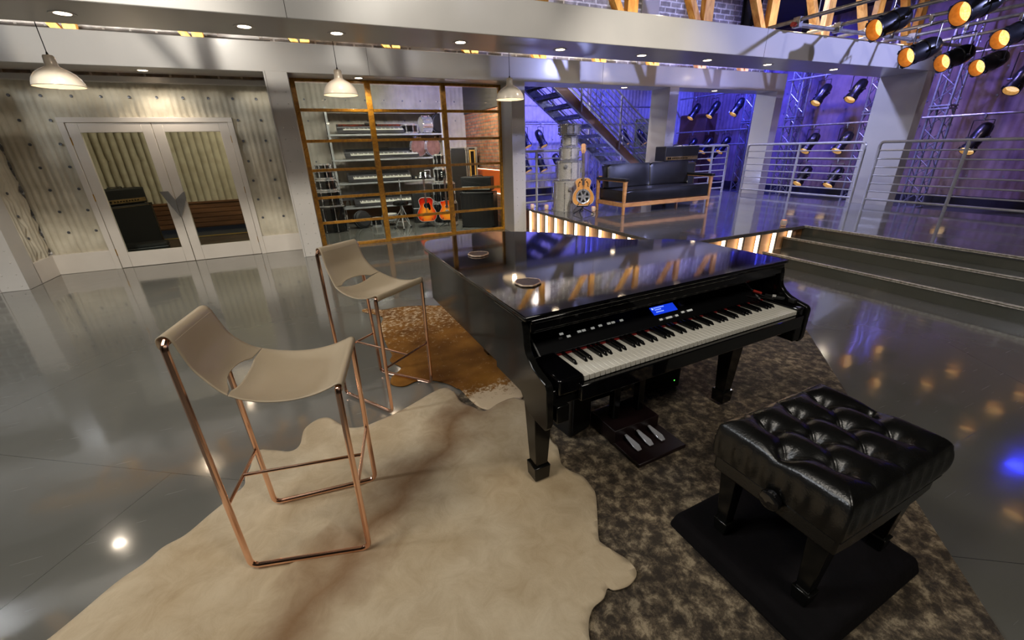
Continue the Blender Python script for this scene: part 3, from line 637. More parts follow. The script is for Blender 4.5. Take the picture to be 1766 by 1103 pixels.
h1 = [(-1.35,1.3),(-1.146,1.496),(-1.018,1.649),(-.942,1.708),(-.892,1.766),(-.819,1.801),(-.749,1.881),(-.696,1.938),(-.625,2.018),(-.626,2.088),(-.612,2.146),(-.597,2.295),(-.514,2.265),(-.422,2.21),(-.373,2.245),(-.351,2.392),(-.279,2.466),(-.212,2.452),(-.151,2.351),(-.098,2.287),(-.01,2.262),(.131,2.297),(.286,2.361),(.455,2.447),(.555,2.463),(.583,2.375),(.592,2.232),(.634,2.153),(.679,2.082),(.727,2.072),(.81,2.109),(.941,2.111),(1.0,1.91),(.937,1.646),(.938,1.575),(.901,1.482),(.888,1.436),(.91,1.375),(.941,1.325),(.941,1.249),(.93,1.199),(.861,1.086),(.806,.999),(.807,.968),(.829,.919),(.855,.859),(.848,.809),(.794,.784),(.731,.79),(.71,.807),(.673,.782),(.612,.766),(.557,.702),(.5,.55),(.35,.45),(.1,.5),(-.3,.7),(-.9,.95)]
h2 = [(.174,4.332),(.212,4.408),(.365,4.288),(.564,4.279),(.82,4.183),(1.057,4.017),(1.352,3.583),(1.43,3.068),(1.339,2.556),(1.159,2.256),(.995,2.12),(.892,2.069),(.814,2.05),(.73,2.07),(.68,2.138),(.651,2.263),(.636,2.382),(.589,2.507),(.497,2.614),(.392,2.658),(.294,2.628),(.228,2.67),(.209,2.732),(.243,2.816),(.321,2.914),(.26,3.061),(.29,3.168),(.279,3.38),(.282,3.799),(.337,4.083)]
hide('cowhide_rug', h2, M['hide2'], 'brown cowhide rug with white speckles under the piano and far stool', 0, 5)
hide('cowhide_rug', h1, M['hide'], 'large pale beige cowhide rug under the near bar stool', .006, 2)

# ------------------------------------------------------------------ bar stools
def bar_stool(label, loc, rz, bw=.166, fw=.2, L=.456):
    t = thing('bar_stool', label, 'bar stool', loc, rz, 'leather sling bar stools with copper frames')
    hb = L/2; r = .011
    for s in (-1, 1):
        path = rounded([(-hb-.012,s*(bw-.03),1.0),(-hb-.012,s*(bw-.008),.985),(-hb,s*bw,.012),(hb,s*fw,.012),(hb+.012,s*fw,.775),(hb+.012,s*(fw-.03),.785)], .035, 6)
        b = MB(); b.tube(path, r, 10); b.build('leg_frame', M['copper'], t)
    b = MB(); b.tube([(-hb-.012,-(bw-.03),1.0),(-hb-.012,bw-.03,1.0)], r, 10); b.build('top_bar', M['copper'], t)
    b = MB(); b.tube([(hb+.012,-(fw-.03),.785),(hb+.012,fw-.03,.785)], r, 10); b.build('front_bar', M['copper'], t)
    zc = .33
    b = MB(); b.tube([(-hb-.004,-bw,zc),(-hb-.004,bw,zc)], .007, 8); b.build('stretcher', M['copper'], t)
    b = MB(); b.tube([(hb+.004,-fw,zc),(hb+.004,fw,zc)], .007, 8); b.build('stretcher', M['copper'], t)
    b = MB(); b.tube([(-hb-.004,0,zc),(hb+.004,0,zc)], .007, 8); b.build('stretcher', M['copper'], t)
    # leather: stations (x, z, half width, sag of the middle)
    back = [(-.262,.968,.140,0,0),(-.268,.99,.141,0,0),(-.262,1.012,.142,0,0),(-.240,1.020,.143,0,0),(-.221,1.004,.144,0,0),(-.206,.955,.147,-.010,0),(-.188,.90,.152,-.024,-.004),(-.158,.855,.160,-.032,-.008),(-.125,.82,.172,-.036,-.014),(-.10,.803,.182,-.036,-.02)]
    seat = [(-.10,.803,.182,-.030,-.03),(-.06,.786,.190,-.015,-.040),(-.01,.772,.196,0,-.045),(.05,.764,.199,0,-.042),(.11,.765,.201,0,-.036),(.17,.775,.202,0,-.026),(.215,.79,.202,0,-.012),(.24,.800,.200,0,-.002),(.255,.796,.198,0,0),(.258,.78,.196,0,0),(.252,.765,.194,0,0)]
    def surf(st, e0, e1):
        P_ = catmull(st, 5, closed=False); n = len(P_)
        def f(u, v):
            k = v*(n-1); i = min(int(k), n-2); q = k-i; s = [P_[i][a]*(1-q)+P_[i+1][a]*q for a in range(5)]
            tt = u*2-1; c = 1-tt*tt
            g = 0
            if e1: g = -e1*max(0,1-(tt/.62)**2)**.7*max(0,(v-.8)/.2)
            if e0: g = e0*max(0,1-(tt/.62)**2)**.7*max(0,(.18-v)/.18)
            return (s[0]+s[3]*c+g*.5, tt*s[2], s[1]+s[4]*c-g*(.9 if e1 else -.35)*(1 if e1 else -1)*(1))
        return f, n
    f, n = surf(back, 0, .030); b = MB(); b.grid(f, 24, n-1); bk = b.build('backrest', M['leather'], t, solid=.004, ang=60)
    # stitched hem below the top bar
    q = MB()
    for k in range(30):
        u = .04+.92*k/30; a = Vector(f(u,.47)); c = Vector(f(u+.016,.47)); nrm = Vector((.0012,0,.0008)); q.tube([a+nrm,c+nrm], .0009, 4)
    q.build('stitching', M['stitch'], bk)
    g, n = surf(seat, .022, 0); b = MB(); b.grid(g, 24, n-1); b.build('seat', M['leather'], t, solid=.004, ang=60)
    return t
bar_stool('near bar stool with taupe leather sling seat on the beige cowhide', (-.27,1.606,.020), math.radians(-10.5))
bar_stool('far bar stool with taupe leather sling seat beside the piano', (.18,2.63,.006), math.radians(-52))

# ------------------------------------------------------------------ piano
PA = math.radians(2.6); PO = Vector((.639,1.340))
def ploc(x, y):
    d = Vector((x,y))-PO; return (d.x*math.cos(PA)+d.y*math.sin(PA), -d.x*math.sin(PA)+d.y*math.cos(PA))
piano = thing('grand_piano', 'black digital baby grand piano with closed lid and lit blue display', 'piano', (PO.x,PO.y,0), PA)
lid_w = [(2.361,1.67),(2.35,1.871),(2.278,2.044),(2.156,2.187),(1.974,2.284),(1.852,2.396),(1.711,2.61),(1.583,2.825),(1.331,3.04),(1.162,3.119),(.968,3.126),(.765,3.085),(.642,3.017),(.590,2.86)]
W = 1.680
curve = catmull([ploc(*p) for p in lid_w], 5, closed=False)
curve = [(min(x,W),y) for x,y in curve]
lid = [(0,0),(W,0)] + [(W,.12)] + curve + [(0,1.45)]
b = MB(); b.prism(lid, .917, .937); b.build('lid', M['piano'], piano, bevel=.006, seg=3)
cx_, cy_ = .84, .8
inset = [(cx_+(x-cx_)*.975, cy_+(y-cy_)*.98) for x,y in lid]
body = [(.022,.05),(W-.03,.05)] + [p for p in inset if p[1] > .06 and p[0] > .03 or p[1] > 1.3]
body = [(max(.022,x),y) for x,y in body]
b = MB(); b.prism(body, .60, .915)
# hollow key well: cut by building the case behind the fallboard only
case = [(.022,.26),(W-.03,.26)] + [p for p in body if p[1] > .27]
b = MB(); b.prism(case, .575, .915); b.build('case', M['piano_side'], piano, bevel=.004)
b = MB(); b.bx(.03,W-.03,.012,.04,.862,.917).bx(.03,W-.03,.002,.03,.90,.917).bx(.03,W-.03,.03,.05,.845,.87); b.build('front_rail', M['piano'], piano, bevel=.003)
# scrolled cheeks on both sides
def cheek(x0, x1):
    prof = [(.30,.575),(.30,.915),(.03,.915),(.015,.87),(.012,.83)] + [(.012-.004*k*k*.35+0, .83-.015*k) for k in (1,2,3)] + [(-.02,.765),(-.055,.742),(-.10,.728),(-.150,.716),(-.163,.705),(-.168,.69),(-.168,.53),(-.155,.50),(-.02,.50),(.05,.575)]
    b = MB(); b.prism(prof, x0, x1, lambda u,v,w: (w,u,v)); return b.build('side_cheek', M['piano_side'], piano, bevel=.004)
cheek(.0,.032); cheek(W-.032+.01,W+.01)
KX0, KX1 = .172, W-.10          # white keys from .172
KX0 = ploc(.838*1,1.38)[0]-.0; KX1 = ploc(2.25,1.4)[0]
KX0 = .19; KX1 = 1.60
for x0, x1 in ((.062,KX0-.006),(KX1+.006,W-.028)):
    b = MB(); b.bx(x0,x1,-.155,.10,.64,.712); b.build('key_block', M['piano'], piano, bevel=.010, seg=3)
b = MB(); b.bx(.04,W-.03,-.135,.26,.585,.66); b.build('key_bed', M['piano_side'], piano, bevel=.004)
b = MB(); b.bx(KX0-.03,KX1+.03,-.172,-.150,.60,.672); b.build('key_slip', M['piano'], piano, bevel=.004)
for x0 in (.05,W-.09):
    b = MB(); b.bx(x0,x0+.06,-.165,-.05,.52,.60); b.build('cheek_foot', M['piano_side'], piano, bevel=.004)
# 52 white keys, 36 black keys
kw = (KX1-KX0)/52; yb, yf = .055, -.146
wk = MB(); wk.bx(.0006,kw-.0006,yf,yb,.672,.697); k0 = wk.build('white_key', M['ivory'], piano, bevel=.0015, seg=1)
for i in range(52):
    c = k0 if i == 0 else k0.copy()
    if i: COL.objects.link(c); c.parent = piano
    c.location = (KX0+i*kw, 0, 0)
bkk = MB(); bw = kw*.27
bkk.add([(-bw,-.055,.695),(bw,-.055,.695),(bw,yb,.695),(-bw,yb,.695),(-bw*.75,-.040,.712),(bw*.75,-.040,.712),(bw*.75,yb,.714),(-bw*.75,yb,.714)], [(0,3,2,1),(4,5,6,7),(0,1,5,4),(1,2,6,5),(2,3,7,6),(3,0,4,7)])
k1 = None
for i in range(51):
    n = (i+5) % 7       # key 0 is A
    # white order A B C D E F G ; black after A, C, D, F, G
    if (i % 7) in (0,2,3,5,6):
        if k1 is None: k1 = bkk.build('black_key', M['ebony'], piano, bevel=.002, seg=1); c = k1
        else: c = k1.copy(); COL.objects.link(c); c.parent = piano
        c.location = (KX0+(i+1)*kw, 0, 0)
b = MB(); b.bx(KX0,KX1,.05,.062,.69,.702); b.build('felt_strip', M['felt'], piano, smooth=False)
# control panel, leaning back
y0p, z0p, y1p, z1p = .060, .708, .205, .800
b = MB(); b.prism([(y0p,z0p),(y1p,z1p),(y1p,.66),(y0p,.66)], .10, W-.10, lambda u,v,w: (w,u,v)); cp = b.build('control_panel', M['piano_satin'], piano, bevel=.002, seg=1)
b = MB(); b.bx(.04,W-.04,.205,.262,.66,.87); b.build('fall_board', M['piano'], piano, smooth=False)
def onp(x, s, h=.001):       # s = 0..1 up the panel
    d = Vector((0,y1p-y0p,z1p-z0p)); nn = Vector((0,-(z1p-z0p),(y1p-y0p))).normalized(); return Vector((x,y0p,z0p)) + d*s + nn*h
def pquad(x0, x1, s0_, s1_, h): return [onp(x0,s0_,h),onp(x1,s0_,h),onp(x1,s1_,h),onp(x0,s1_,h)]
def pbox(x0, x1, s0_, s1_, h0, h1):
    b = MB(); b.add(pquad(x0,x1,s0_,s1_,h0)+pquad(x0,x1,s0_,s1_,h1), [(0,3,2,1),(4,5,6,7),(0,1,5,4),(1,2,6,5),(2,3,7,6),(3,0,4,7)]); return b
dx0 = ploc(1.478,1.46)[0]; dx1 = ploc(1.61,1.46)[0]
dx0 -= .03; dx1 += .0
ds = pbox(dx0,dx1,.36,.64,.0,.003).build('display', M['lcd'], cp, smooth=False)
b = MB()
for r_, (s0_, ln) in enumerate(((.61,.075),(.54,.05),(.46,.06))):
    for k in range(int(ln/.009)): b.add(pquad(dx0+.022+k*.009,dx0+.022+k*.009+.0055,s0_-.035,s0_,.0036), [(0,1,2,3)])
b.add(pquad(dx0+.005,dx0+.016,.54,.61,.0036), [(0,1,2,3)])
b.build('display_text', M['lcdtext'], ds, smooth=False)
b = MB(); b.cyl(onp(dx1+.045,.52,0),onp(dx1+.045,.52,.014),.017,n=16); b.build('data_dial', M['steel'], cp)
first = None
spots_b = [(.42,.62),(.50,.62)]
for i, (x, s_) in enumerate([(.235+.016*(k%2)+.045*(k//2),.36+.12*(k%2)) for k in range(4)]+[(.345+.026*k,.42) for k in range(4)]+[(.47+.026*k,.44) for k in range(6)]+[(dx0+.01+.022*k,.14) for k in range(6)]+[(dx1+.01+.02*k,.20) for k in range(4)]):
    pbox(x,x+.019,s_,s_+.06,0,.003).build('panel_button', M['legend'] if i % 3 else M['steel'], cp, smooth=False)
b = MB(); b.tube([(.105,.055,.704),(.105,.20,.806)], .004, 6); b.build('panel_trim', M['rack'], piano)
b = MB(); b.tube([(W-.10,.055,.704),(W-.10,.20,.806)], .004, 6); b.build('panel_trim', M['rack'], piano)
# legs
def pleg(x, y):
    b = MB(); b.frustum((x,y,.10),.032,.032,(x,y,.585),.055,.055); lg = b.build('leg', M['piano_side'], piano, bevel=.003)
    f = MB(); f.frustum((x,y,.03),.040,.040,(x,y,.112),.044,.044); f.build('leg_block', M['piano_side'], lg, bevel=.004)
pleg(*ploc(.745,1.43)); pleg(*ploc(2.10,1.505)); pleg(*ploc(1.02,2.80))
# pedal lyre box
lx, ly = ploc(1.395,1.52)
b = MB(); b.bx(lx-.17,lx+.15,ly-.06,ly+.16,.03,.112); pb = b.build('pedal_box', M['rosewood'], piano, bevel=.004)
b = MB(); b.bx(lx-.17,lx+.165,ly-.255,ly+.16,.014,.036); b.build('pedal_board', M['rosewood'], piano, bevel=.004)
for k in (-1,0,1):
    px = lx-.01+k*.085
    b = MB(); b.add([(px-.009,ly-.06,.060),(px+.009,ly-.06,.060),(px+.02,ly-.15,.046),(px-.02,ly-.15,.046),(px+.014,ly-.178,.040),(px-.014,ly-.178,.040),
                     (px-.009,ly-.06,.068),(px+.009,ly-.06,.068),(px+.02,ly-.15,.056),(px-.02,ly-.15,.056),(px+.014,ly-.178,.046),(px-.014,ly-.178,.046)],
                    [(0,1,2,3),(3,2,4,5),(6,9,8,7),(9,11,10,8),(0,6,7,1),(1,7,8,2),(2,8,10,4),(4,10,11,5),(5,11,9,3),(3,9,6,0)])
    b.build('pedal', M['pedalmetal'], pb, bevel=.003)
b = MB()
for sx in (-.09,.09): b.bx(lx+sx-.022,lx+sx+.022,ly+.03,ly+.075,.11,.60)
b.build('lyre_post', M['piano_side'], piano, bevel=.004)
b = MB(); b.bx(lx-.16,lx+.16,ly+.20,ly+.24,.14,.60); b.build('back_board', M['piano_side'], piano, bevel=.004)

# speakers on the rug below the piano
def floor_speaker(label, x, y, w, d, h, rz):
    t = thing('floor_speaker', label, 'loudspeaker', (x,y,.012), rz)
    b = MB(); b.prism([(-w/2,-d/2),(w/2,-d/2),(w/2*.8,d/2),(-w/2*.8,d/2)], .006, h); b.build('cabinet', M['tolex'], t, bevel=.018, seg=3)
    b = MB(); b.bx(-w/2*.86,w/2*.86,-d/2-.008,-d/2+.004,.04,h-.04); b.build('grille', M['grille'], t, bevel=.006)
    if w < .3: return t
    b = MB(); b.cyl((w*.34,-d/2-.010,.07),(w*.34,-d/2-.006,.07),.003,n=8); b.build('power_light', emis('green power light', (90,255,80), 4) if 'pl' not in M else M['pl'], t)
    return t
floor_speaker('black wedge speaker on the rug under the left end of the piano', 1.09, 1.74, .17, .24, .40, .25)
floor_speaker('black speaker on the rug under the middle of the piano, behind the pedals', 1.86, 1.92, .34, .28, .46, -.2)

# things on the piano
def coaster(label, x, y, r):
    t = thing('coaster', label, 'coaster', (x,y,.9375), 0, 'agate coasters on the piano')
    pts = [(r*(1+.05*math.sin(3*a+x*9)+.03*math.sin(7*a))*math.cos(a), r*(1+.05*math.sin(3*a+x*9)+.03*math.sin(7*a))*math.sin(a)) for a in [2*PI*k/40 for k in range(40)]]
    b = MB(); b.prism(pts, .0, .008); b.build('slice', M['slice'], t, bevel=.001)
    b = MB(); b.tube([(p[0],p[1],.005) for p in pts], .0045, 6, closed=True); b.build('edge_band', M['whiteplug'] if False else mat('pale crystal rim', (226,206,180), (180,140,110), sc=50, rough=.3), t)
coaster('agate coaster with pale rim nearest the keyboard', .848, 1.738, .062)
coaster('dark agate coaster with thin pale rim towards the window wall', .835, 2.42, .062)
def piano_w(u, v, z): return (PO.x+u*math.cos(PA)-v*math.sin(PA), PO.y+u*math.sin(PA)+v*math.cos(PA), z)
t = thing('cable', 'thin black cables with a red plug lying on the right end of the piano', 'cable', piano_w(1.55,.02,.715), PA)
b = MB(); b.tube(catmull([(-.28,.155,.09),(-.20,.12,.06),(-.12,.15,.065),(-.05,.10,.02),(-.03,.05,.012),(.02,.02,.008),(.05,-.03,.006)], 6, False), .003, 6)
b.tube(catmull([(-.10,.13,.07),(-.02,.11,.06),(.03,.06,.02),(.06,.0,.006),(.09,-.06,.006)], 6, False), .0028, 6); b.build('flex', M['cord'], t)
b = MB(); b.cyl((.01,.075,.035),(.045,.045,.022),.008,n=8); b.build('red_plug', M['redplug'], t)
b = MB(); b.cyl((.06,.03,.014),(.10,-.06,.011),.009,n=8); b.build('black_plug', M['cord'], t)
b = MB(); b.cyl((.075,-.004,.0145),(.083,-.02,.014),.0098,n=8); b.build('tape_ring', M['whiteplug'], t)
b = MB(); b.bx(.085,.115,-.12,-.085,.0,.022); b.build('plug_block', M['cord'], t, bevel=.004)

# ------------------------------------------------------------------ bench on its riser
t = thing('riser_platform', 'low black cloth-covered riser under the piano bench', 'platform', (1.475,.645,.012), math.radians(2))
b = MB(); b.frustum((0,0,.001),.345,.305,(0,0,.075),.325,.285); b.build('cloth_cover', M['cloth'], t, bevel=.02, seg=3)
bench = thing('piano_bench', 'black tufted leather piano bench with square tapered legs', 'bench', (1.49,.625,.088), math.radians(1.5))
BZ = .088; bw2, bd2 = .30, .222
btn = [(-.092,.155),(.083,.155),(.256-.0,.145)]
btn = [(1.385,.79),(1.561,.793),(1.734,.785),(1.306,.667),(1.478,.672),(1.634,.676),(1.789,.663),(1.392,.562),(1.557,.567),(1.706,.572)]
# tidy into a diamond grid: rows of 3, 4 and 3
btn = [(-.165,.115),(0,.115),(.165,.115),(-.245,.0),(-.082,.0),(.082,.0),(.245,.0),(-.165,-.115),(0,-.115),(.165,-.115)]
btn = [(x*.98, y*1.0) for x,y in btn]
segs = []
for i in range(len(btn)):
    for j in range(i):
        d = math.hypot(btn[i][0]-btn[j][0], btn[i][1]-btn[j][1])
        if .09 < d < .15 and abs(btn[i][1]-btn[j][1]) > .02: segs.append((btn[i],btn[j]))
for x, y in btn:      # creases running out to the edges
    if y > .05: segs.append(((x,y),(x,bd2*1.0)))
    if y < -.05: segs.append(((x,y),(x,-bd2*1.0)))
segs += [((btn[3][0],0),(-bw2,0)),((btn[6][0],0),(bw2,0))]
def dseg(px, py, s):
    (x1,y1),(x2,y2) = s; dx, dy = x2-x1, y2-y1; q = max(0,min(1,((px-x1)*dx+(py-y1)*dy)/(dx*dx+dy*dy))); return math.hypot(px-x1-q*dx, py-y1-q*dy)
def cush(u, v):
    # superellipse mapping so the rim turns down into the side
    a = u*2-1; c = v*2-1; m_ = max(abs(a),abs(c))
    if m_ <= .80:
        x = a/.80*bw2*.985; y = c/.80*bd2*.985
        ed = min((bw2-abs(x))/.06, (bd2-abs(y))/.06, 1)
        z = .487 + .006 + .040*math.sqrt(max(0,1-(1-max(0,min(1,ed)))**2))*1.0 - .006
        db = min(math.hypot(x-p[0],y-p[1]) for p in btn); dsg = min(dseg(x,y,s) for s in segs)
        k = min(1, ed*1.2)
        z += (.020*(1-math.exp(-dsg/.030)) - .010)*k - .042*math.exp(-(db/.030)**1.6)
        return (x, y, z)
    q = (m_-.80)/.20
    s = m_
    ax, ay = a/s, c/s
    bul = 1.0+.022*math.sin(q*PI)
    x = ax*bw2*bul; y = ay*bd2*bul
    e = .004*math.sin(x*90)*math.sin(q*PI) + .003*math.sin(y*110)*math.sin(q*PI)
    return (x+e*ax, y+e*ay, .487-.112*q)
b = MB(); b.grid(cush, 150, 120); cu = b.build('cushion', M['blackleather'], bench, ang=80)
f = MB(); f.lathe([(0,.006),(.007,.005),(.010,.001),(.010,-.004)], n=14); fb = None
for x, y in btn:
    if fb is None: fb = f.build('tuft_button', M['blackleather'], cu); c = fb
    else: c = fb.copy(); COL.objects.link(c); c.parent = cu
    c.location = (x, y, .474)
b = MB(); b.prism([(-.292,.372),(-.292,.305),(-.20,.292),(0,.284),(.20,.292),(.292,.305),(.292,.372)], -.214, .214, lambda u,v,w: (u,w,v)); b.build('apron', M['blackleather'], bench, bevel=.010, seg=3)
b = MB(); b.tube([(-bw2*.985,-bd2*.985,.374),(bw2*.985,-bd2*.985,.374),(bw2*.985,bd2*.985,.374),(-bw2*.985,bd2*.985,.374)], .006, 6, closed=True); b.build('piping', M['blackleather'], bench)
for sx in (-1,1):
    b = MB(); b.lathe([(.0,.045),(.026,.045),(.034,.040),(.036,.030),(.034,.020),(.018,.016),(.016,0)], p0=(sx*.285,-.02,.365), d=(sx,0,0), n=24); b.build('height_knob', M['blackshell'], bench)
    for sy in (-1,1):
        x, y = sx*.232, sy*.158
        b = MB(); b.frustum((x,y,.05),.021,.021,(x+sx*.006,y+sy*.004,.33),.034,.034); lg = b.build('leg', M['piano_side'], bench, bevel=.003)
        f = MB(); f.frustum((x,y,.0),.024,.024,(x,y,.062),.030,.030); f.build('leg_block', M['piano_side'], lg, bevel=.004)

# ------------------------------------------------------------------ pendant lamps
def pendant(label, x, y, z):
    t = thing('pendant_lamp', label, 'pendant lamp', (x,y,z), 0, 'cream enamel pendant lamps')
    b = MB(); b.lathe([(.181,0),(.184,.004),(.178,.03),(.165,.065),(.14,.10),(.105,.128),(.072,.146),(.05,.158),(.046,.165),(.043,.20),(.040,.235),(.033,.245),(.012,.25)], n=40, caps=False)
    s = b.build('lamp_shade', M['shade'], t, solid=.003)
    b = MB(); b.lathe([(0,.03),(.02,.034),(.034,.055),(.036,.08),(.026,.105),(.016,.13),(.014,.17)], n=18); b.build('bulb', M['bulb'], t)
    b = MB(); b.tube([(0,0,.25),(0,0,3.6-z+.7)], .0035, 6); b.cyl((0,0,.245),(0,0,.27),.011,.006,n=8); b.build('cord', M['cord'], t)
    L = bpy.data.lights.new('pendant_glow','POINT'); L.energy = 2.2; L.color = (1,.8,.58); L.shadow_soft_size = .03
    o = bpy.data.objects.new('pendant_glow', L); COL.objects.link(o); o.parent = t; o.location = (0,0,.015)
pendant('cream pendant lamp at the far left, in front of the double doors', -1.98, 5.52, 2.17)
pendant('cream pendant lamp in the middle, in front of the window wall', .40, 5.52, 2.15)
pendant('cream pendant lamp at the right, in front of the riveted column', 2.465, 5.52, 2.14)
# ------------------------------------------------------------------ stage spotlights
def spotlight(label, hook, aim, kind='cream', L=.62, R=.105, drop=.30, group=None, yaxis=(0,1,0)):
    """lamp hung from a pipe at hook; aim = direction the beam leaves"""
    t = thing('stage_spotlight', label, 'stage light', hook, 0, group)
    d = Vector(aim).normalized(); c = Vector((0,0,-drop))           # body centre
    side = d.cross(Vector((0,0,1))).normalized()
    tail = c - d*L*.5; nose = c + d*L*.5
    b = MB()
    if kind == 'amber':
        b.lathe([(0,0),(R*.45,.008),(R*.8,.05),(R*1.0,.12),(R*1.05,.2),(R*1.05,L*.52),(R*.98,L*.54),(R*.98,L-.02),(R*1.03,L-.01),(R*1.03,L),(R*.97,L)], p0=tuple(tail), d=tuple(d), n=28, caps=False)
    else:
        b.lathe([(0,0),(R*.5,.01),(R*.85,.05),(R*.98,.12),(R*1.02,.2),(R*1.02,L*.50),(R*.90,L*.54),(R*.90,L-.11),(R*1.06,L-.09),(R*1.06,L),(R*.98,L)], p0=tuple(tail), d=tuple(d), n=24, caps=False)
    hs = b.build('housing', M['spotblack'], t)
    for k in range(4 if kind == 'amber' else 3):
        a = 2*PI*k/(4 if kind == 'amber' else 3)+.6; u = side.cross(d).normalized()
        q = nose - d*.025 + side*(R*1.12*math.cos(a)) + u*(R*1.12*math.sin(a))
        fr = MB(); fr.bar(q - d*.02, q + d*.02, .05, .02, up=tuple(side*math.cos(a)+u*math.sin(a))); fr.build('filter_clip', M['spotblack'], hs)
    inn = {'amber':M['amber_in'],'cream':M['cream_in'],'blue':M['spotblack']}[kind]
    depth = .125 if kind == 'amber' else .075
    b = MB(); b.lathe([(R*.95,0),(R*.93,-depth)], p0=tuple(nose), d=tuple(d), n=24, caps=False); b.build('snoot_lining', inn, hs)
    b = MB(); rl = R*.93 if kind != 'amber' else R*.93
    b.lathe([(0,-depth+.018),(rl*.6,-depth+.012),(rl,-depth)], p0=tuple(nose), d=tuple(d), n=24, caps=False)
    b.build('lens', {'amber':M['lens_amber'],'cream':M['lens_cream'],'blue':M['lens_blue']}[kind], hs)
    # yoke
    b = MB(); h = R*1.35
    b.tube(rounded([c - side*h, c - side*h + Vector((0,0,drop-.09)), c + side*h + Vector((0,0,drop-.09)), c + side*h], .02, 3), .008, 6)
    b.build('yoke', M['spotblack'], t)
    b = MB(); b.cyl((0,0,-.10),(0,0,-.03),.013,n=8); b.bx(-.03,.03,-.02,.02,-.045,.035); b.build('clamp', M['steel'], t, bevel=.005)
    for s in (-1,1): b = MB(); b.cyl(c+side*(s*R*.9), c+side*(s*(h+.03)), .018, n=10); b.build('yoke_knob', M['spotblack'], t)
    return t
GA = 'amber lamps on the overhead pipes'; GC = 'black spotlights on the rear wall rig'
# overhead pipes along the room (X fixed) and the cross pipe on the front beam
def pipe(label, p0, p1, r=.024, caps=False):
    b = MB(); b.cyl(p0, p1, r, n=14); o = b.build('rig_pipe', M['pipe'])
    tag(o, label, 'pipe', 'rig pipes')
    if caps: c = MB(); d = (Vector(p1)-Vector(p0)).normalized(); c.cyl(Vector(p0)-d*.004, Vector(p0)+d*.05, r*1.12, n=14); c.build('end_cap', M['redcap'], o)
    return o
pipe('cross pipe with a red end cap lying along the front beam', (6.30,4.56,3.02), (11.6,4.56,3.02), .026, True)
PX = (6.40,7.29,8.05,8.62,9.25)
for i, x in enumerate(PX): pipe('overhead lighting pipe, %s from the left' % ords[i], (x,5.0,3.075), (x,-1.0,3.075))
for i, x in enumerate(PX):
    b = MB(); b.bx(x-.035,x+.035,4.51,4.61,2.985,3.11); b.cyl((x-.05,4.56,3.05),(x+.05,4.56,3.05),.012,n=8); tag(b.build('pipe_coupler', M['steel'], bevel=.008), 'steel coupler joining the %s overhead pipe to the cross pipe' % ords[i], 'coupler', 'pipe couplers')
for i, x in enumerate((6.4,8.05)):
    b = MB(); b.cyl((x,4.3,3.07),(x,4.3,4.7),.004,n=6); tag(b.build('hanging_chain', M['steel']), 'thin chain holding up the %s overhead pipe' % ('first' if i == 0 else 'third'), 'chain')
aimA = (-.88,.33,-.36)
amb = [('amber spotlight highest and leftmost of the overhead lamps, above the beam end',7.16,3.81),('amber spotlight hanging just right of the front beam corner',8.05,3.80),
       ('amber spotlight in front of the tall lattice tower, second of the lower row',9.25,3.90),('amber spotlight at the right end of the lower row',10.25,3.86),
       ('amber spotlight cut by the top edge of the picture',7.29,3.02),('large amber spotlight at the right edge of the picture',9.25,3.33)]
zc = (2.96,2.67,2.67,2.64,2.93,2.86)
for (lb, x, y), z in zip(amb, zc):
    ah = .13 if z > 2.9 else .30
    dr = .38
    hook = (x, y, 3.055) if z < 2.8 else (x, y, 3.055)
    spotlight(lb, hook, aimA, 'amber', .46, .128, max(.12, 3.055-z), GA)
for k, (x, y) in enumerate(((9.5,2.0),(8.5,1.95),(10.5,2.0),(6.9,.95),(9.5,2.87),(10.5,2.9))):
    spotlight('amber spotlight mirrored in the floor at the right, %s of six' % ords[k], (x, y, 3.055), (-.5,-.25,-.8), 'amber', .46, .105, .3, GA)
spotlight('blue stage lamp mirrored in the floor at the right edge', (8.05,1.25,3.055), (-.5,-.1,-.85), 'blue', .46, .11, .3)
pipe('overhead lighting pipe at the far right', (10.25,5.0,3.075), (10.25,-1.0,3.075))

# lattice towers in front of the right wall
def tower(label, x, y, s=.30, H=4.6):
    t = thing('lattice_tower', label, 'truss tower', (x,y,0), 0, 'aluminium lattice towers')
    b = MB(); b.bx(-s*.62,s*.62,-s*.62,s*.62,0,.012); b.build('base_plate', M['truss'], t)
    h = s/2
    for i, (a, c) in enumerate(((-h,-h),(h,-h),(h,h),(-h,h))):
        b = MB(); b.cyl((a,c,.01),(a,c,H),.025,n=10); b.build('chord', M['truss'], t)
    zz = .12; k = 0; fc = (((-h,-h),(h,-h)),((h,-h),(h,h)),((h,h),(-h,h)),((-h,h),(-h,-h)))
    for i, (p, q) in enumerate(fc):
        b = MB(); z = .1; up = True
        while z < H-.3:
            a, c = (p, q) if up else (q, p)
            b.cyl((a[0],a[1],z),(c[0],c[1],z+.27),.010,n=6); z += .27; up = not up
            b2 = z
        b.build('lattice_face', M['truss'], t)
    for z in (.06,2.1,2.16,4.5):
        b = MB(); b.bx(-h-.03,h+.03,-h-.03,h+.03,z,z+.03) if z > 2 and z < 4 else b.bx(-h,h,-h-.012,-h+.012,z,z+.03)
        b.build('joint_plate', M['truss'], t, bevel=.003)
    return t
tower('lattice tower right of the wide white column', 12.9, 5.38)
tower('lattice tower just left of the wide white column', 12.9, 6.70)
tower('lattice tower right of the rear beam end column', 12.9, 8.72)
tower('lattice tower left of the rear beam end column', 12.9, 10.15)
tower('lattice tower behind the handrail of the staircase', 9.0, 12.9)
WX = 12.68
for z, nm in ((3.12,'top'),(1.93,'middle'),(1.07,'low')):
    pipe('%s pipe between the two towers behind the wide column' % nm, (WX,6.4,z), (WX,8.98,z))
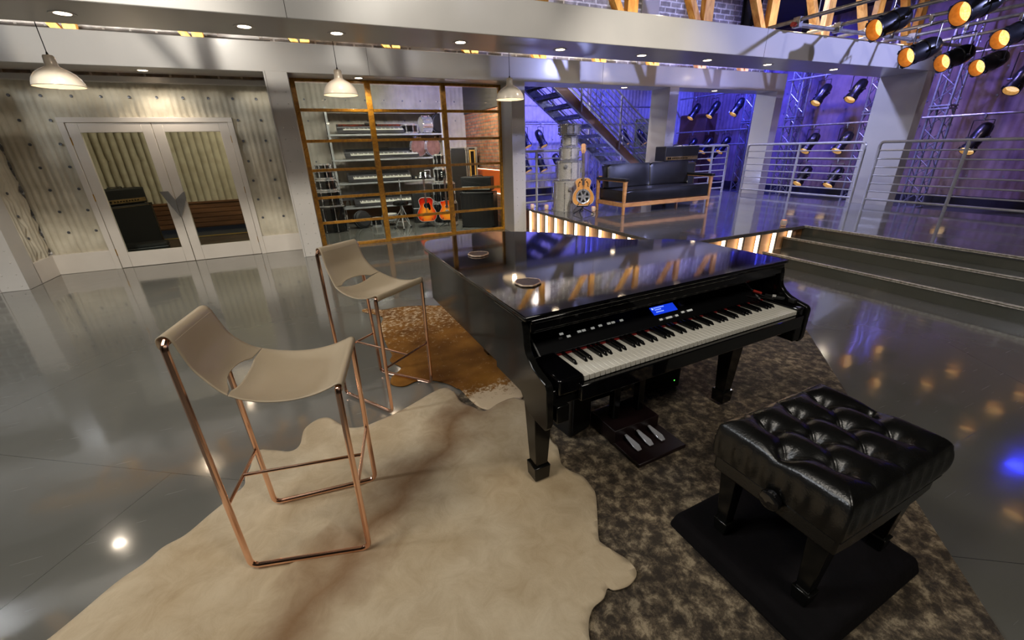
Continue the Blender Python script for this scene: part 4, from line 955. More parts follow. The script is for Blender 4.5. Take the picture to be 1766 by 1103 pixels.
for z, nm in ((3.05,'top'),(1.93,'middle'),):
    pipe('%s pipe left of the towers, near the far corner' % nm, (WX,10.0,z), (WX,13.0,z))
pipe('low pipe near the far corner', (WX,10.0,1.5), (WX,13.0,1.5))
pipe('pipe right of the wide column holding one spotlight', (WX,5.6,1.95), (WX,-3,1.95))
pipe('high pipe right of the wide column', (WX,5.6,3.12), (WX,-3,3.12))
for z, nm in ((2.26,'middle'),(2.78,'top'),(1.46,'low')):
    pipe('%s pipe on the wall behind the staircase' % nm, (3.9,12.9,z), (11.9,12.9,z))
aimB = (-.60,.08,-.78); q = []
rows = [(7.93,3.12,'upper left'),(7.10,3.12,'upper right'),(7.93,1.93,'middle left'),(7.10,1.93,'middle right'),(7.93,1.07,'lower left'),(7.10,1.07,'lower right')]
for y, z, nm in rows: spotlight('%s of the six spotlights between the two lattice towers' % nm, (WX,y,z-.02), aimB, 'cream', .56, .125, .42, GC)
spotlight('single spotlight hanging in front of the right wall behind the guard rail', (WX,4.55,1.93), aimB, 'cream', .66, .125, .42, GC)
spotlight('spotlight at the right edge of the picture against the quilted wall', (WX,4.25,3.10), aimB, 'cream', .56, .125, .55, GC)
for y, z, nm in ((12.25,3.03,'left one of three upper'),(11.42,3.03,'middle one of three upper'),(10.48,3.03,'right one of three upper'),(12.2,1.91,'left one of three lower'),(11.5,1.91,'middle one of three lower'),(10.78,1.91,'right one of three lower')):
    spotlight('%s spotlights in the opening right of the sofa column' % nm, (WX,y,z), (-.56,.08,-.80), 'cream', .56, .12, .42, GC)
spotlight('spotlight low in the opening right of the sofa column, behind the handrail', (WX,11.14,1.5), (-.56,.08,-.80), 'cream', .5, .11, .30, GC)
for x, z, nm in ((6.23,2.26,'at the edge of the riveted column, upper one'),(6.80,2.26,'left of the silver drums, upper one'),(6.23,1.46,'at the edge of the riveted column, lower one'),(6.80,1.46,'left of the silver drums, lower one'),(7.45,1.46,'just right of the silver drums'),(10.16,2.26,'behind the stair railing, left one'),(10.92,2.26,'behind the stair railing, right one')):
    spotlight('spotlight %s' % nm, (x,12.88,z), (.26,-.42,-.87), 'cream', .56, .125, .42 if z > 2.2 else .36, GC)

# ------------------------------------------------------------------ guard rails on the deck
def guard_rail(label, x0, y0, x1, y1, posts, close0=True, close1=True, z=DH, h=1.07):
    d = Vector((x1-x0,y1-y0,0)); Ln = d.length; a = math.atan2(d.y,d.x)
    t = thing('guard_rail', label, 'railing', (x0,y0,z), a, 'silver guard rails around the deck')
    r = .024
    b = MB(); b.tube(rounded([(0,0,.0),(0,0,h),(Ln,0,h),(Ln,0,.0)], .07, 5), r, 10); b.build('top_rail', M['railpaint'], t)
    for p in posts:
        b = MB(); b.cyl((p,0,0),(p,0,h),r,n=10); b.build('post', M['railpaint'], t)
    for k in range(6):
        zz = .10+.1385*(k+1)-.0; b = MB(); b.cyl((0,0,zz),(Ln,0,zz),.012,n=8); b.build('bar', M['railpaint'], t)
    b = MB(); b.cyl((0,0,.10),(Ln,0,.10),.020,n=10); b.build('bottom_rail', M['railpaint'], t)
    return t
guard_rail('guard rail in the middle, left of the gap in front of the wide white column', 9.2,7.15,9.2,4.77, (1.19,))
guard_rail('long guard rail at the right above the steps', 9.2,4.54,9.2,-2.4, (1.16,2.32,3.48,4.64,5.8))
guard_rail('short guard rail behind the amplifier and sofa arm', 7.32,7.62,9.12,7.62, (1.3,))
guard_rail('guard rail behind the silver drums', 3.70,7.80,5.12,7.80, (.33,))

# ------------------------------------------------------------------ steel staircase behind the sofa
t = thing('staircase', 'open steel staircase with brown stringer behind the sofa', 'staircase', (0,0,0))
sl = -.728; zt = lambda x, y: 2.82+(x-5.36)*sl     # lower edge of stringer
yn, yf = 9.5, 10.85
def stringer(y0, y1, m, x0=3.0, x1=9.22, h=.34):
    b = MB(); b.prism([(x0,zt(x0,0)),(x1,zt(x1,0)),(x1+.35,0),(x1+.35,max(.02,zt(x1,0)+h-.26)),(x0,zt(x0,0)+h)] if 0 else [(x0,zt(x0,0)),(x1,zt(x1,0)),(x1+h*.9,max(0,zt(x1,0))),(x0,zt(x0,0)+h)], y0, y1, lambda u,v,w: (u,w,v)); return b.build('stringer', m, t, smooth=False, bevel=.004)
stringer(yn, yn+.04, M['bronze']); stringer(yf-.04, yf, M['galv'])
for y in (yn, yf-.04):
    b = MB(); b.bar((3.0,y+.0,zt(3.0,0)-.006),(9.2,y+.0,zt(9.2,0)-.006),.10,.014,up=(0,1,0) if 0 else (0,0,1)); b.build('stringer_flange', M['steel'], t)
    b = MB(); b.bar((3.0,y,zt(3.0,0)+.345),(9.2,y,zt(9.2,0)+.345),.10,.014); b.build('stringer_flange', M['steel'], t)
x = 3.1
while x < 9.1:
    z = zt(x,0)+.10
    if z > .05:
        b = MB(); b.bx(x-.14,x+.16,yn+.04,yf-.04,z,z+.035).bx(x-.14,x-.12,yn+.04,yf-.04,z-.05,z).bx(x+.14,x+.16,yn+.04,yf-.04,z-.05,z); b.build('tread', M['galv'], t, bevel=.003, seg=1)
    x += .316
for y in (yn-.03, yf+.03):
    rl = MB(); rl.tube([(3.0,y,zt(3.0,0)+1.31),(8.9,y,zt(8.9,0)+1.31)], .026, 10); ra = rl.build('handrail', M['railpaint'], t)
    for k in range(6):
        o = .45+.145*k; b = MB(); b.cyl((3.0,y,zt(3.0,0)+o),(8.9,y,zt(8.9,0)+o),.013,n=8); b.build('bar', M['railpaint'], ra)
    for px in (4.9,6.1,7.3,8.5):
        b = MB(); b.cyl((px,y-.02,zt(px,0)+.05),(px,y-.02,zt(px,0)+1.3),.024,n=10); b.build('post', M['railpaint'], ra)
# far landing rail seen behind the stairs
guard_rail('far handrail on the floor behind the staircase', 9.3,11.6,12.2,11.6, (1.4,), z=0, h=1.3)

# ------------------------------------------------------------------ sofa
t = thing('sofa', 'black leather sofa with oak frame on the raised deck', 'sofa', (4.72,5.88,DH))
SW, SD = 2.05, .84
def leg(x, y, h):
    b = MB(); b.frustum((x,y,0),.020,.020,(x,y,h),.028,.028); return b.build('leg', M['sofawood'], t, bevel=.006)
leg(.03,.03,.57); leg(SW-.03,.03,.57); leg(.03,SD-.03,.57); leg(SW-.03,SD-.03,.57)
b = MB(); b.bx(.0,SW,.012,.048,.135,.205); b.build('front_rail', M['sofawood'], t, bevel=.006)
b = MB(); b.bx(.0,SW,SD-.048,SD-.012,.135,.205); b.build('back_rail', M['sofawood'], t, bevel=.006)
for x in (.012,SW-.048): b = MB(); b.bx(x,x+.036,.02,SD-.02,.135,.205); b.build('side_rail', M['sofawood'], t, bevel=.006)
b = MB(); b.bx(.03,SW-.03,SD-.06,SD-.02,.55,.62); b.build('back_slat', M['sofawood'], t, bevel=.006)
for x in (0,SW-.06):
    b = MB(); b.bx(x,x+.06,-.01,SD,.545,.567); a = b.build('armrest', M['sofawood'], t, bevel=.008)
    b = MB(); b.bx(x-.014,x+.074,-.025,SD-.02,.563,.608); b.build('arm_pad', M['sofaleather'], a, bevel=.012, seg=3)
def cushion(name, x0, x1, y0, y1, z0, z1, puff=.018, tilt=0, parent=None, m=None):
    b = MB(); cx, cy, cz = (x0+x1)/2, (y0+y1)/2, (z0+z1)/2; hx, hy, hz = (x1-x0)/2, (y1-y0)/2, (z1-z0)/2
    R_ = Matrix.Rotation(tilt, 4, 'X'); b.M = Matrix.Translation((cx,cy,cz)) @ R_
    n = 10
    def face(ax, s):
        def f(u, v):
            a, c = u*2-1, v*2-1
            p = [0,0,0]; o = [i for i in range(3) if i != ax]
            H_ = (hx,hy,hz)
            p[o[0]] = a*H_[o[0]]; p[o[1]] = c*H_[o[1]]; p[ax] = s*(H_[ax] + puff*(1-a*a)*(1-c*c))
            return tuple(p)
        return f
    for ax in range(3):
        for s in (-1,1): b.grid(face(ax,s), n, n)
    o = b.build(name, m or M['sofaleather'], parent or t, ang=60)
    w = o.modifiers.new('weld','WELD'); w.merge_threshold = .001
    bv = o.modifiers.new('soft','BEVEL'); bv.width = .022; bv.segments = 3; bv.limit_method = 'ANGLE'; bv.angle_limit = math.radians(50)
    return o
cushion('seat_cushion', .065, SW-.065, .03, SD-.06, .21, .405)
cushion('back_cushion', .07, SW/2-.014, SD-.26, SD-.10, .41, .80, tilt=-.12)
cushion('back_cushion', SW/2+.014, SW-.07, SD-.26, SD-.10, .41, .80, tilt=-.12)

# ------------------------------------------------------------------ amplifiers
def amp_head(label, loc, rz, w=.72, d=.28, h=.27, gold=True, group=None):
    t = thing('amplifier_head', label, 'amplifier', loc, rz, group)
    b = MB(); b.bx(-w/2,w/2,-d/2,d/2,.012,h); b.build('cabinet', M['tolex'], t, bevel=.014, seg=3)
    b = MB(); b.bx(-w/2+.03,w/2-.03,-d/2-.004,-d/2+.002,.11,h-.03); b.build('grille', M['grille'], t, bevel=.003)
    b = MB(); b.bx(-w/2+.03,w/2-.03,-d/2-.006,-d/2+.002,.035,.10); fp = b.build('control_plate', M['gold'] if gold else M['knobwhite'], t, bevel=.002)
    for k in range(9):
        x = -w/2+.20+k*.048; c = MB(); c.cyl((x,-d/2-.006,.067),(x,-d/2-.022,.067),.011,n=10); c.build('knob', M['ebony'] if gold else M['ebony'], fp)
    b = MB(); b.bx(-w/2+.07,-w/2+.10,-d/2-.016,-d/2-.004,.05,.085).bx(-w/2+.12,-w/2+.15,-d/2-.016,-d/2-.004,.05,.085); b.build('switch', M['ebony'], fp)
    b = MB(); b.tube(rounded([(-.12,0,h),(-.11,0,h+.022),(.11,0,h+.022),(.12,0,h)], .01, 3), .009, 6); b.build('handle', M['tolex'], t)
    for sx in (-1,1): b = MB(); b.bx(sx*w/2*.8-.03,sx*w/2*.8+.03,-d/2+.03,-d/2+.08,0,.014); b.build('foot', M['ebony'], t)
    return t
def amp_cab(label, loc, rz, w=.76, d=.36, h=.76, piping=True, group=None):
    t = thing('speaker_cabinet', label, 'speaker cabinet', loc, rz, group)
    b = MB(); b.bx(-w/2,w/2,-d/2,d/2,.0,h); b.build('cabinet', M['tolex'], t, bevel=.016, seg=3)
    b = MB(); b.bx(-w/2+.035,w/2-.035,-d/2-.004,-d/2+.002,.035,h-.035); g = b.build('grille', M['grille'], t, bevel=.003)
    b = MB(); q = [(-w/2+.03,-d/2-.004,.03),(w/2-.03,-d/2-.004,.03),(w/2-.03,-d/2-.004,h-.03),(-w/2+.03,-d/2-.004,h-.03)]; b.tube(q, .005, 6, closed=True); b.build('piping', M['gold'] if piping else M['grille'], t)
    for sx in (-1,1):
        b = MB(); b.bx(sx*w/2-.004*1,sx*w/2+.004,-.07,.07,h*.58,h*.72); b.build('side_handle', M['grille'], t, bevel=.003)
    for sx in (-1,1):
        for z in (0,h):
            b = MB(); b.bx(sx*(w/2-.028)-.03,sx*(w/2-.028)+.03,-d/2-.003,-d/2+.05,max(0,z-.05 if z else .0),z+.002 if z else .05); b.build('corner_guard', M['ebony'], t, bevel=.006)
    return t
amp_cab('black speaker cabinet standing behind the right end of the sofa', (7.02,7.12,DH), .0, w=.80, h=.78)
amp_head('black amplifier head with brass plate on the cabinet behind the sofa', (7.02,7.12,DH+.79), 0, w=.92, d=.30, h=.30)
amp_cab('speaker cabinet lower in the stack behind the left door pane', (-3.33,9.83,0), .92, w=.80, h=.80, d=.38)
amp_head('amplifier head with brass plate behind the left door pane', (-3.33,9.83,.80), .92, w=.76, h=.28)
t = thing('instrument_case', 'low black rounded case on the corridor floor before the amplifier', 'case', (-3.02,9.20,0), .15)
b = MB(); b.bx(-.35,.35,-.14,.14,.01,.20); b.build('shell', M['tolex'], t, bevel=.05, seg=4)
b = MB(); b.tube([(-.355,-.145,.12),(.355,-.145,.12),(.355,.145,.12),(-.355,.145,.12)], .006, 6, closed=True); b.build('edge_trim', M['steel'], t)
amp_cab('black speaker cabinet at the right end of the instrument room', (3.06,8.60,0), -.62, w=.72, h=.73, d=.36, piping=False)
amp_head('black combo amplifier on the speaker cabinet in the instrument room', (3.07,8.68,.735), -.62, w=.66, d=.28, h=.29, gold=False)

# ------------------------------------------------------------------ drums
def drum(label, loc, r, h, m, lugs=8, group=None, hoop=None, tiltaxis=None, rz=0, side=False, name='drum'):
    t = thing(name, label, 'drum', loc, rz, group)
    if side: t.rotation_euler = (PI/2, 0, rz)
    b = MB(); b.lathe([(r*.985,.012),(r*.985,h-.012)], n=32); b.build('shell', m, t)
    for z in (0, h-.03):
        b = MB(); b.lathe([(r*1.0,z),(r*1.035,z),(r*1.035,z+.03),(r*1.0,z+.03)], n=32, caps=False); b.build('hoop', hoop or M['chrome'], t)
    b = MB(); b.lathe([(0,h-.010),(r*1.0,h-.010)], n=32, caps=False); b.build('drum_head', M['mahog'] if m is M['mahog'] else M['drumhead'], t)
    b = MB(); b.lathe([(0,.010),(r*1.0,.010)], n=32, caps=False); b.build('drum_head', M['mahog'] if m is M['mahog'] else M['drumhead'], t)
    f = MB(); f.bx(-.010,.010,0,.018,h*.5-min(.04,h*.2),h*.5+min(.04,h*.2)); f.cyl((0,.02,.02),(0,.02,h-.02),.004,n=6); f.bx(-.009,.009,.006,.03,h-.04,h-.02); f.bx(-.009,.009,.006,.03,.02,.04)
    lg = None
    for k in range(lugs):
        a = 2*PI*k/lugs+.2
        if lg is None: lg = f.build('lug', M['chrome'], t); c = lg
        else: c = lg.copy(); COL.objects.link(c); c.parent = t
        c.location = (r*math.cos(a), r*math.sin(a), 0); c.rotation_euler = (0,0,a-PI/2)
    return t
cx, cy = 4.36, 7.12
z = DH; GS = 'silver sparkle drums stacked on the deck'
stk = [(.285,.545,'silver sparkle bass drum at the bottom of the drum tower'),(.235,.35,'silver sparkle floor tom, second from the bottom of the drum tower'),(.172,.235,'silver sparkle tom in the middle of the drum tower'),(.142,.185,'small silver sparkle tom, second from the top of the drum tower'),(.185,.19,'silver sparkle snare drum on top of the drum tower')]
bd = None
for i, (r, h, lb) in enumerate(stk):
    dd = drum(lb, (cx,cy,z), r, h, M['silverspark'], 10 if i in (0,4) else 6, GS, hoop=M['silverspark'] if i == 0 else None); z += h+.003
    if i == 0:
        b = MB(); b.cyl((-.12,-.30,.18),(-.12,-.315,.40),.009,n=8); b.cyl((-.12,-.31,.15),(-.12,-.30,.20),.018,n=8); b.bx(-.16,-.08,-.31,-.28,.38,.44); b.build('spur', M['chrome'], dd, bevel=.004)
    if i == 1:
        for a in (-2.3,-.6): b = MB(); b.cyl((.235*math.cos(a),.235*math.sin(a),.26),(.29*math.cos(a),.29*math.sin(a),.26),.03,n=10); b.build('bracket', M['chrome'], dd)
z = 0; GB = 'black drums stacked at the left of the instrument room'
for i, (r, h, lb) in enumerate([(.28,.52,'black bass drum at the bottom of the left stack in the instrument room'),(.235,.32,'black floor tom, second from the bottom of the left stack'),(.205,.22,'black tom in the middle of the left stack'),(.175,.17,'small black tom, fourth up in the left stack'),(.135,.12,'smallest black tom on top of the left stack')]):
    drum(lb, (.13,9.78,z), r, h, M['blackshell'], 8, GB, hoop=M['blackshell'] if i == 0 else None); z += h+.004
z = 0; GD = 'black drums stacked behind the guitars'
for i, (r, h, lb) in enumerate([(.27,.46,'black bass drum at the bottom of the stack behind the guitars'),(.24,.43,'black floor tom in the middle of the stack behind the guitars'),(.125,.30,'narrow black tom, third up behind the guitars'),(.11,.28,'narrow black tom on top of the stack behind the guitars')]):
    drum(lb, (2.56 if i < 2 else 2.50,9.55,z), r, h, M['blackshell'], 8, GD); z += h+.004

# ------------------------------------------------------------------ guitars and stands
def guitar(label, loc, rz, kind):
    t = thing('guitar', label, 'guitar', loc, rz); t.rotation_euler = (math.radians(-9), 0, rz)
    if kind == 'acoustic': prof = [(0,0),(.12,.004),(.185,.06),(.205,.14),(.185,.22),(.145,.29),(.135,.33),(.150,.40),(.150,.45),(.10,.495),(.0,.50)]; th = .10; m = sunburst('cherry sunburst top', 0, .17, .26); nb, nt = .50, .87
    elif kind == 'electric': prof = [(0,0),(.10,.004),(.16,.05),(.175,.12),(.155,.19),(.115,.25),(.108,.29),(.125,.34),(.13,.39),(.07,.40),(.0,.42)]; th = .05; m = sunburst('tobacco sunburst top', 0, .15, .28); nb, nt = .38, .86
    else: prof = [(0,0),(.10,.003),(.175,.05),(.195,.13),(.175,.21),(.125,.28),(.118,.32),(.138,.39),(.135,.43),(.09,.465),(.0,.47)]; th = .09; m = M['natural']; nb, nt = .47, .88
    right = catmull(prof, 5, closed=False); out = right + [(-x,y) for x,y in reversed(right[1:-1])]
    fr = lambda u,v,w: (u,w,v)
    side = mat('dark guitar side', (70,24,14), (54,18,10), rough=.25, coat=.4) if kind != 'reso' else mat('honey guitar side', (170,112,52), (150,96,42), rough=.3)
    b = MB(); b.prism(out, 0, th, fr); bd = b.build('body', side, t, bevel=.006)
    b = MB(); b.prism([(x*.975, .005+y*.98) for x,y in out], -.0015, .002, fr); b.build('top', m, bd, smooth=False)
    b = MB(); b.tube([(x,.002,y) for x,y in out], .004, 5, closed=True); b.build('binding', M['knobwhite'], bd)
    b = MB(); b.prism([(-.022,nb-.12),(.022,nb-.12),(.020,nt),(-.020,nt)], -.014, .006, fr); b.build('neck', M['neck'], t, bevel=.003)
    b = MB()
    for k in range(12): zz = nb+(nt-nb)*(1-2**(-k/9.)); b.bx(-.021,.021,-.0155,-.0135,zz,zz+.002)
    for k in range(6): b.cyl((-.014+.0056*k,-.017,.16),(-.014+.0056*k,-.017,nt+.06),.0008,n=4)
    b.build('strings', M['steel'], t)
    hd = [(-.024,nt),(.024,nt),(.040,nt+.05),(.037,nt+.15),(.012,nt+.165),(0,nt+.158),(-.012,nt+.165),(-.037,nt+.15),(-.040,nt+.05)]
    b = MB(); b.prism(hd, -.010, .008, fr); hs = b.build('headstock', M['headstock'] if kind == 'reso' else M['ebony'], t, bevel=.003)
    for sx in (-1,1):
        for k in range(3): b = MB(); b.cyl((sx*.038,0,nt+.05+.04*k),(sx*.062,0,nt+.05+.04*k),.007,n=8); b.build('tuning_peg', M['chrome'], hs)
    if kind == 'reso':
        b = MB(); b.lathe([(0,.014),(.03,.012),(.035,.004),(.11,.008),(.122,.010),(.130,.004),(.132,0)], p0=(0,-.002,.155), d=(0,-1,0), n=36)
        cv = b.build('cone_cover', M['chrome'], bd)
        b = MB()
        for k in range(6):
            a0 = 2*PI*k/6+.12; pts = [(.042*math.cos(a0+.35),.042*math.sin(a0+.35))]+[(.098*math.cos(a0+.78*j/5),.098*math.sin(a0+.78*j/5)) for j in range(6)]
            b.prism([(p[0],p[1]+.155) for p in pts], -.0145, -.0105, fr)
        b.build('cover_opening', M['ebony'], cv, smooth=False)
        for sx in (-1,1):
            b = MB(); b.tube(catmull([(sx*.098,-.003,.325),(sx*.080,-.003,.335),(sx*.085,-.003,.365),(sx*.075,-.003,.395),(sx*.062,-.003,.410),(sx*.052,-.003,.395)], 5, False), .0065, 6); b.build('f_hole', M['ebony'], bd)
    elif kind == 'acoustic':
        b = MB(); b.lathe([(0,.001),(.052,.001)], p0=(0,-.0022,.33), d=(0,-1,0), n=28, caps=False); b.build('sound_hole', M['ebony'], bd, smooth=False)
        b = MB(); b.lathe([(.052,.001),(.058,.001)], p0=(0,-.0024,.33), d=(0,-1,0), n=28, caps=False); b.build('rosette', M['knobwhite'], bd, smooth=False)
        b = MB(); b.prism([(.03,.38),(.055,.40),(.085,.33),(.09,.25),(.06,.23),(.035,.27)], -.005, -.002, fr); b.build('pickguard', M['ebony'], bd, smooth=False)
        b = MB(); b.prism([(-.07,.155),(.07,.155),(.05,.180),(-.05,.180)], -.010, -.002, fr); b.build('bridge', M['neck'], bd, bevel=.002)
    else:
        for zz in (.17,.27): b = MB(); b.bx(-.036,.036,-.012,-.002,zz,zz+.04); b.build('pickup', M['chrome'], bd, bevel=.003)
        for k,(x,zz) in enumerate(((.10,.12),(.13,.16),(.09,.07),(.12,.09))): b = MB(); b.cyl((x,-.014,zz),(x,-.002,zz),.010,n=10); b.build('knob', M['gold'], bd)
    return t
def gstand(label, loc, rz):
    t = thing('guitar_stand', label, 'stand', loc, rz, 'black tubular guitar stands')
    b = MB(); b.cyl((0,.06,.05),(0,.10,.55),.010,n=8); b.build('upright', M['cord'], t)
    for a in (-2.5,-.65,1.57):
        b = MB(); b.tube([(0,.06,.10),(.24*math.cos(a),.06+.20*math.sin(a),.012)], .009, 6); b.build('foot', M['cord'], t)
    b = MB(); b.tube([(-.10,-.07,.20),(-.10,.05,.13),(.10,.05,.13),(.10,-.07,.20)], .009, 6); b.build('cradle', M['cord'], t)
    b = MB(); b.tube([(-.04,.03,.60),(-.03,.09,.56),(.03,.09,.56),(.04,.03,.60)], .008, 6); b.build('neck_yoke', M['cord'], t)
    return t
guitar('natural resonator guitar with round chrome cover on the deck', (4.27,6.44,DH+.15), -.35, 'reso'); gstand('black guitar stand under the resonator guitar on the deck', (4.27,6.44,DH), -.35)
guitar('cherry sunburst acoustic guitar behind the timber window', (2.02,9.10,.13), -.2, 'acoustic'); gstand('black stand under the acoustic guitar in the instrument room', (2.02,9.10,0), -.2)
guitar('brown sunburst electric guitar behind the second window post', (2.44,8.98,.14), -.25, 'electric'); gstand('black stand under the electric guitar in the instrument room', (2.44,8.98,0), -.25)

# ------------------------------------------------------------------ shelving, keyboards and the rest of the instrument room
RK0, RK1, RY0, RY1 = .35, 2.86, 10.28, 10.72
t = thing('shelving_rack', 'white steel shelving rack along the back of the instrument room', 'shelf', (0,0,0))
for x in (RK0, RK1-.04):
    for y in (RY0, RY1): b = MB(); b.bx(x,x+.045,y,y+.045,0,2.46); b.build('upright', M['rack'] if y == RY0 else M['ebony'], t, bevel=.003)
for z in (.40,.93,1.42,1.93,2.42):
    b = MB(); b.bx(RK0,RK1,RY0-.012,RY1+.045,z-.036,z); b.build('shelf', M['rack'], t, bevel=.004)
def keyboard(label, x, y, z, w=1.36, d=.33, red=False, stand=0):
    t = thing('keyboard', label, 'keyboard', (x,y,z), 0, 'keyboards on the shelving rack'); t.rotation_euler = (math.radians(14),0,0); t.location.z += .0
    b = MB(); b.prism([(0,0),(0,.065),(.16,.07),(.17,.10),(d,.125),(d,.0)], 0, w, lambda u,v,s: (s,u,v)); b.build('case', M['synthgrey'], t, bevel=.005)
    b = MB(); b.bx(.12,w-.03,-.003,.145,.066,.078); wkk = b.build('white_key_bed', M['ivory'], t, smooth=False)
    g = MB(); n = 47; kw_ = (w-.15)/n
    for i in range(n-1):
        if (i%7) in (0,2,3,5,6): g.bx(.12+(i+1)*kw_-.006,.12+(i+1)*kw_+.006,.055,.145,.078,.090)
    bk = g.build('black_keys', M['ebony'], t, smooth=False); bk['kind'] = 'stuff'
    b = MB(); b.add([(.04,.185,.108),(w-.04,.185,.108),(w-.04,d-.02,.1275),(.04,d-.02,.1275)], [(0,1,2,3)]); b.build('control_strip', M['synthred'] if red else M['tolex'], t, smooth=False)
    b = MB(); b.bx(w*.42,w*.60,.20,.30,.112,.145); b.build('screen', M['ebony'], t, bevel=.003)
    return t
keyboard('keyboard with red and black control strip on the top shelf', .55, 10.30, 1.945, 1.42, .30, True)
keyboard('long workstation keyboard on the second shelf from the top', .62, 10.30, 1.435, 1.62)
keyboard('workstation keyboard on the middle shelf beside the pedals', .60, 10.30, .945, 1.42)
keyboard('slim black keyboard on the lowest shelf', .66, 10.30, .415, 1.5)
drum('black snare drum on the top shelf beside the keyboard', (2.12,10.46,1.935), .18, .19, M['blackshell'], 8, 'snare drums on the shelves')
t = drum('chrome snare drum standing on edge on the top shelf', (2.45,10.62,1.935+.185), .17, .24, M['chrome'], 8, 'snare drums on the shelves', side=True); t.location = (2.38,10.46,2.115); t.rotation_euler = (0,PI/2,.15)
t = thing('drum_case', 'round black drum case standing on the top shelf', 'case', (2.78,10.60,2.145), 0)
t.rotation_euler = (PI/2,0,.35)
b = MB(); b.lathe([(0,0),(.18,0),(.205,.02),(.205,.16),(.18,.18),(0,.18)], n=32); b.build('shell', M['tolex'], t)
b = MB(); b.tube([(.208*math.cos(a),.208*math.sin(a),.11) for a in [2*PI*k/32 for k in range(32)]], .006, 6, closed=True); b.build('rim', M['steel'], t)
for i, (x, lb) in enumerate(((2.26,'left'),(2.60,'right'))):
    t = drum('pale wooden hand drum standing on its edge on the second shelf, %s one' % lb, (x,10.50,1.425+.215), .20, .09, M['mahog'], 6, 'hand drums on the second shelf', side=True, rz=.3+.1*i)
t = thing('effects_unit', 'small black effects unit with three pale knobs on the middle shelf', 'effects unit', (2.20,10.42,.93))
b = MB(); b.bx(-.15,.15,-.09,.09,.002,.085); b.build('case', M['tolex'], t, bevel=.008)
for k in (-1,0,1): b = MB(); b.cyl((k*.085,-.092,.05),(k*.085,-.11,.05),.02,n=12); b.build('knob', M['knobwhite'], t)
for i, x in enumerate((2.44,2.66)):
    t = thing('drum_pedal', 'bass drum pedal on the middle shelf, %s one' % ('left','right')[i], 'pedal', (x,10.42,.932), 0, 'drum pedals on the middle shelf')
    b = MB(); b.bx(-.05,.05,-.14,.08,0,.014); b.build('base', M['tolex'], t)
    b = MB(); b.cyl((-.06,.06,.01),(-.06,.06,.20),.008,n=8); b.cyl((.06,.06,.01),(.06,.06,.20),.008,n=8); b.cyl((-.07,.06,.19),(.07,.06,.19),.008,n=8); b.build('frame', M['chrome'], t)
    b = MB(); b.bar((0,-.14,.03),(0,.05,.09),.07,.012); b.build('footboard', M['steel'], t)
    b = MB(); b.cyl((0,.06,.19),(0,.02,.30),.005,n=6); b.cyl((0,0,.29),(0,.05,.31),.024,n=12); b.build('beater', M['tolex'], t)
t = thing('gear_bag', 'round black padded bag on the floor left of the drum stool', 'bag', (.72,9.85,.185), .5); t.rotation_euler = (math.radians(78),0,.5)
b = MB(); b.lathe([(0,-.10),(.15,-.10),(.185,-.07),(.19,.0),(.185,.07),(.15,.10),(0,.10)], n=32); b.build('shell', M['bagcloth'], t)
b = MB(); b.tube([(.191*math.cos(a),.191*math.sin(a),.02) for a in [2*PI*k/32 for k in range(32)]], .005, 5, closed=True); b.build('zip', M['steel'], t)
b = MB(); b.tube(rounded([(.19,-.05,0),(.26,-.05,0),(.26,.05,0),(.19,.05,0)], .03, 3), .010, 6); b.build('handle', M['bagcloth'], t)
drum('low black drum on the floor behind the stool', (1.05,9.98,.0), .12, .18, M['blackshell'], 6); drum('low black drum with pale head beside the drum stool', (1.33,9.85,.12), .16, .14, M['blackshell'], 6)
t = thing('drum_stand', 'small chrome stand holding the low drum', 'stand', (1.33,9.85,0))
for a in (0,2.1,4.2): b = MB(); b.cyl((0,0,.11),(.16*math.cos(a),.16*math.sin(a),.0),.008,n=6); b.build('leg', M['chrome'], t)
t = thing('drum_stool', 'round black drum stool on chrome tripod legs', 'stool', (1.50,9.22,0))
b = MB(); b.lathe([(0,.50),(.14,.50),(.165,.515),(.17,.54),(.16,.575),(.12,.59),(0,.592)], n=32); b.build('seat', M['blackleather'], t)
b = MB(); b.cyl((0,0,.12),(0,0,.51),.018,n=10); b.cyl((0,0,.30),(0,0,.36),.028,n=10); b.build('column', M['chrome'], t)
for a in (.4,2.5,4.6):
    b = MB(); b.tube([(0,0,.34),(.20*math.cos(a),.20*math.sin(a),.02)], .011, 8); b.cyl((0,0,.15),(.12*math.cos(a),.12*math.sin(a),.15),.006,n=6); lg = b.build('leg', M['chrome'], t)
    b = MB(); b.cyl((.20*math.cos(a),.20*math.sin(a),.002),(.20*math.cos(a),.20*math.sin(a),.035),.018,n=10); b.build('rubber_foot', M['cord'], lg)
t = thing('cymbal_stand', 'chrome cymbal stand behind the drum stool', 'stand', (1.66,10.02,0))
b = MB(); b.cyl((0,0,.1),(0,0,.98),.011,n=8); b.cyl((0,0,.80),(0,0,.86),.02,n=8); b.cyl((0,0,.56),(0,0,.62),.022,n=8); b.build('column', M['chrome'], t)
for a in (.9,3.0,5.1): b = MB(); b.tube([(0,0,.38),(.24*math.cos(a),.24*math.sin(a),.012)], .008, 6); b.build('leg', M['chrome'], t)
t = thing('equipment_case', 'tall black moulded case standing behind the acoustic guitar', 'case', (2.10,9.95,0), -.08)
b = MB(); b.frustum((0,0,0),.20,.13,(0,0,.32),.21,.14).frustum((0,0,.325),.21,.14,(0,0,.68),.215,.145); b.build('shell', M['tolex'], t, bevel=.02)
b = MB(); b.tube([(-.21,-.143,.33),(.21,-.143,.33),(.21,.143,.33),(-.21,.143,.33)], .006, 6, closed=True); b.build('seam_band', M['steel'], t)
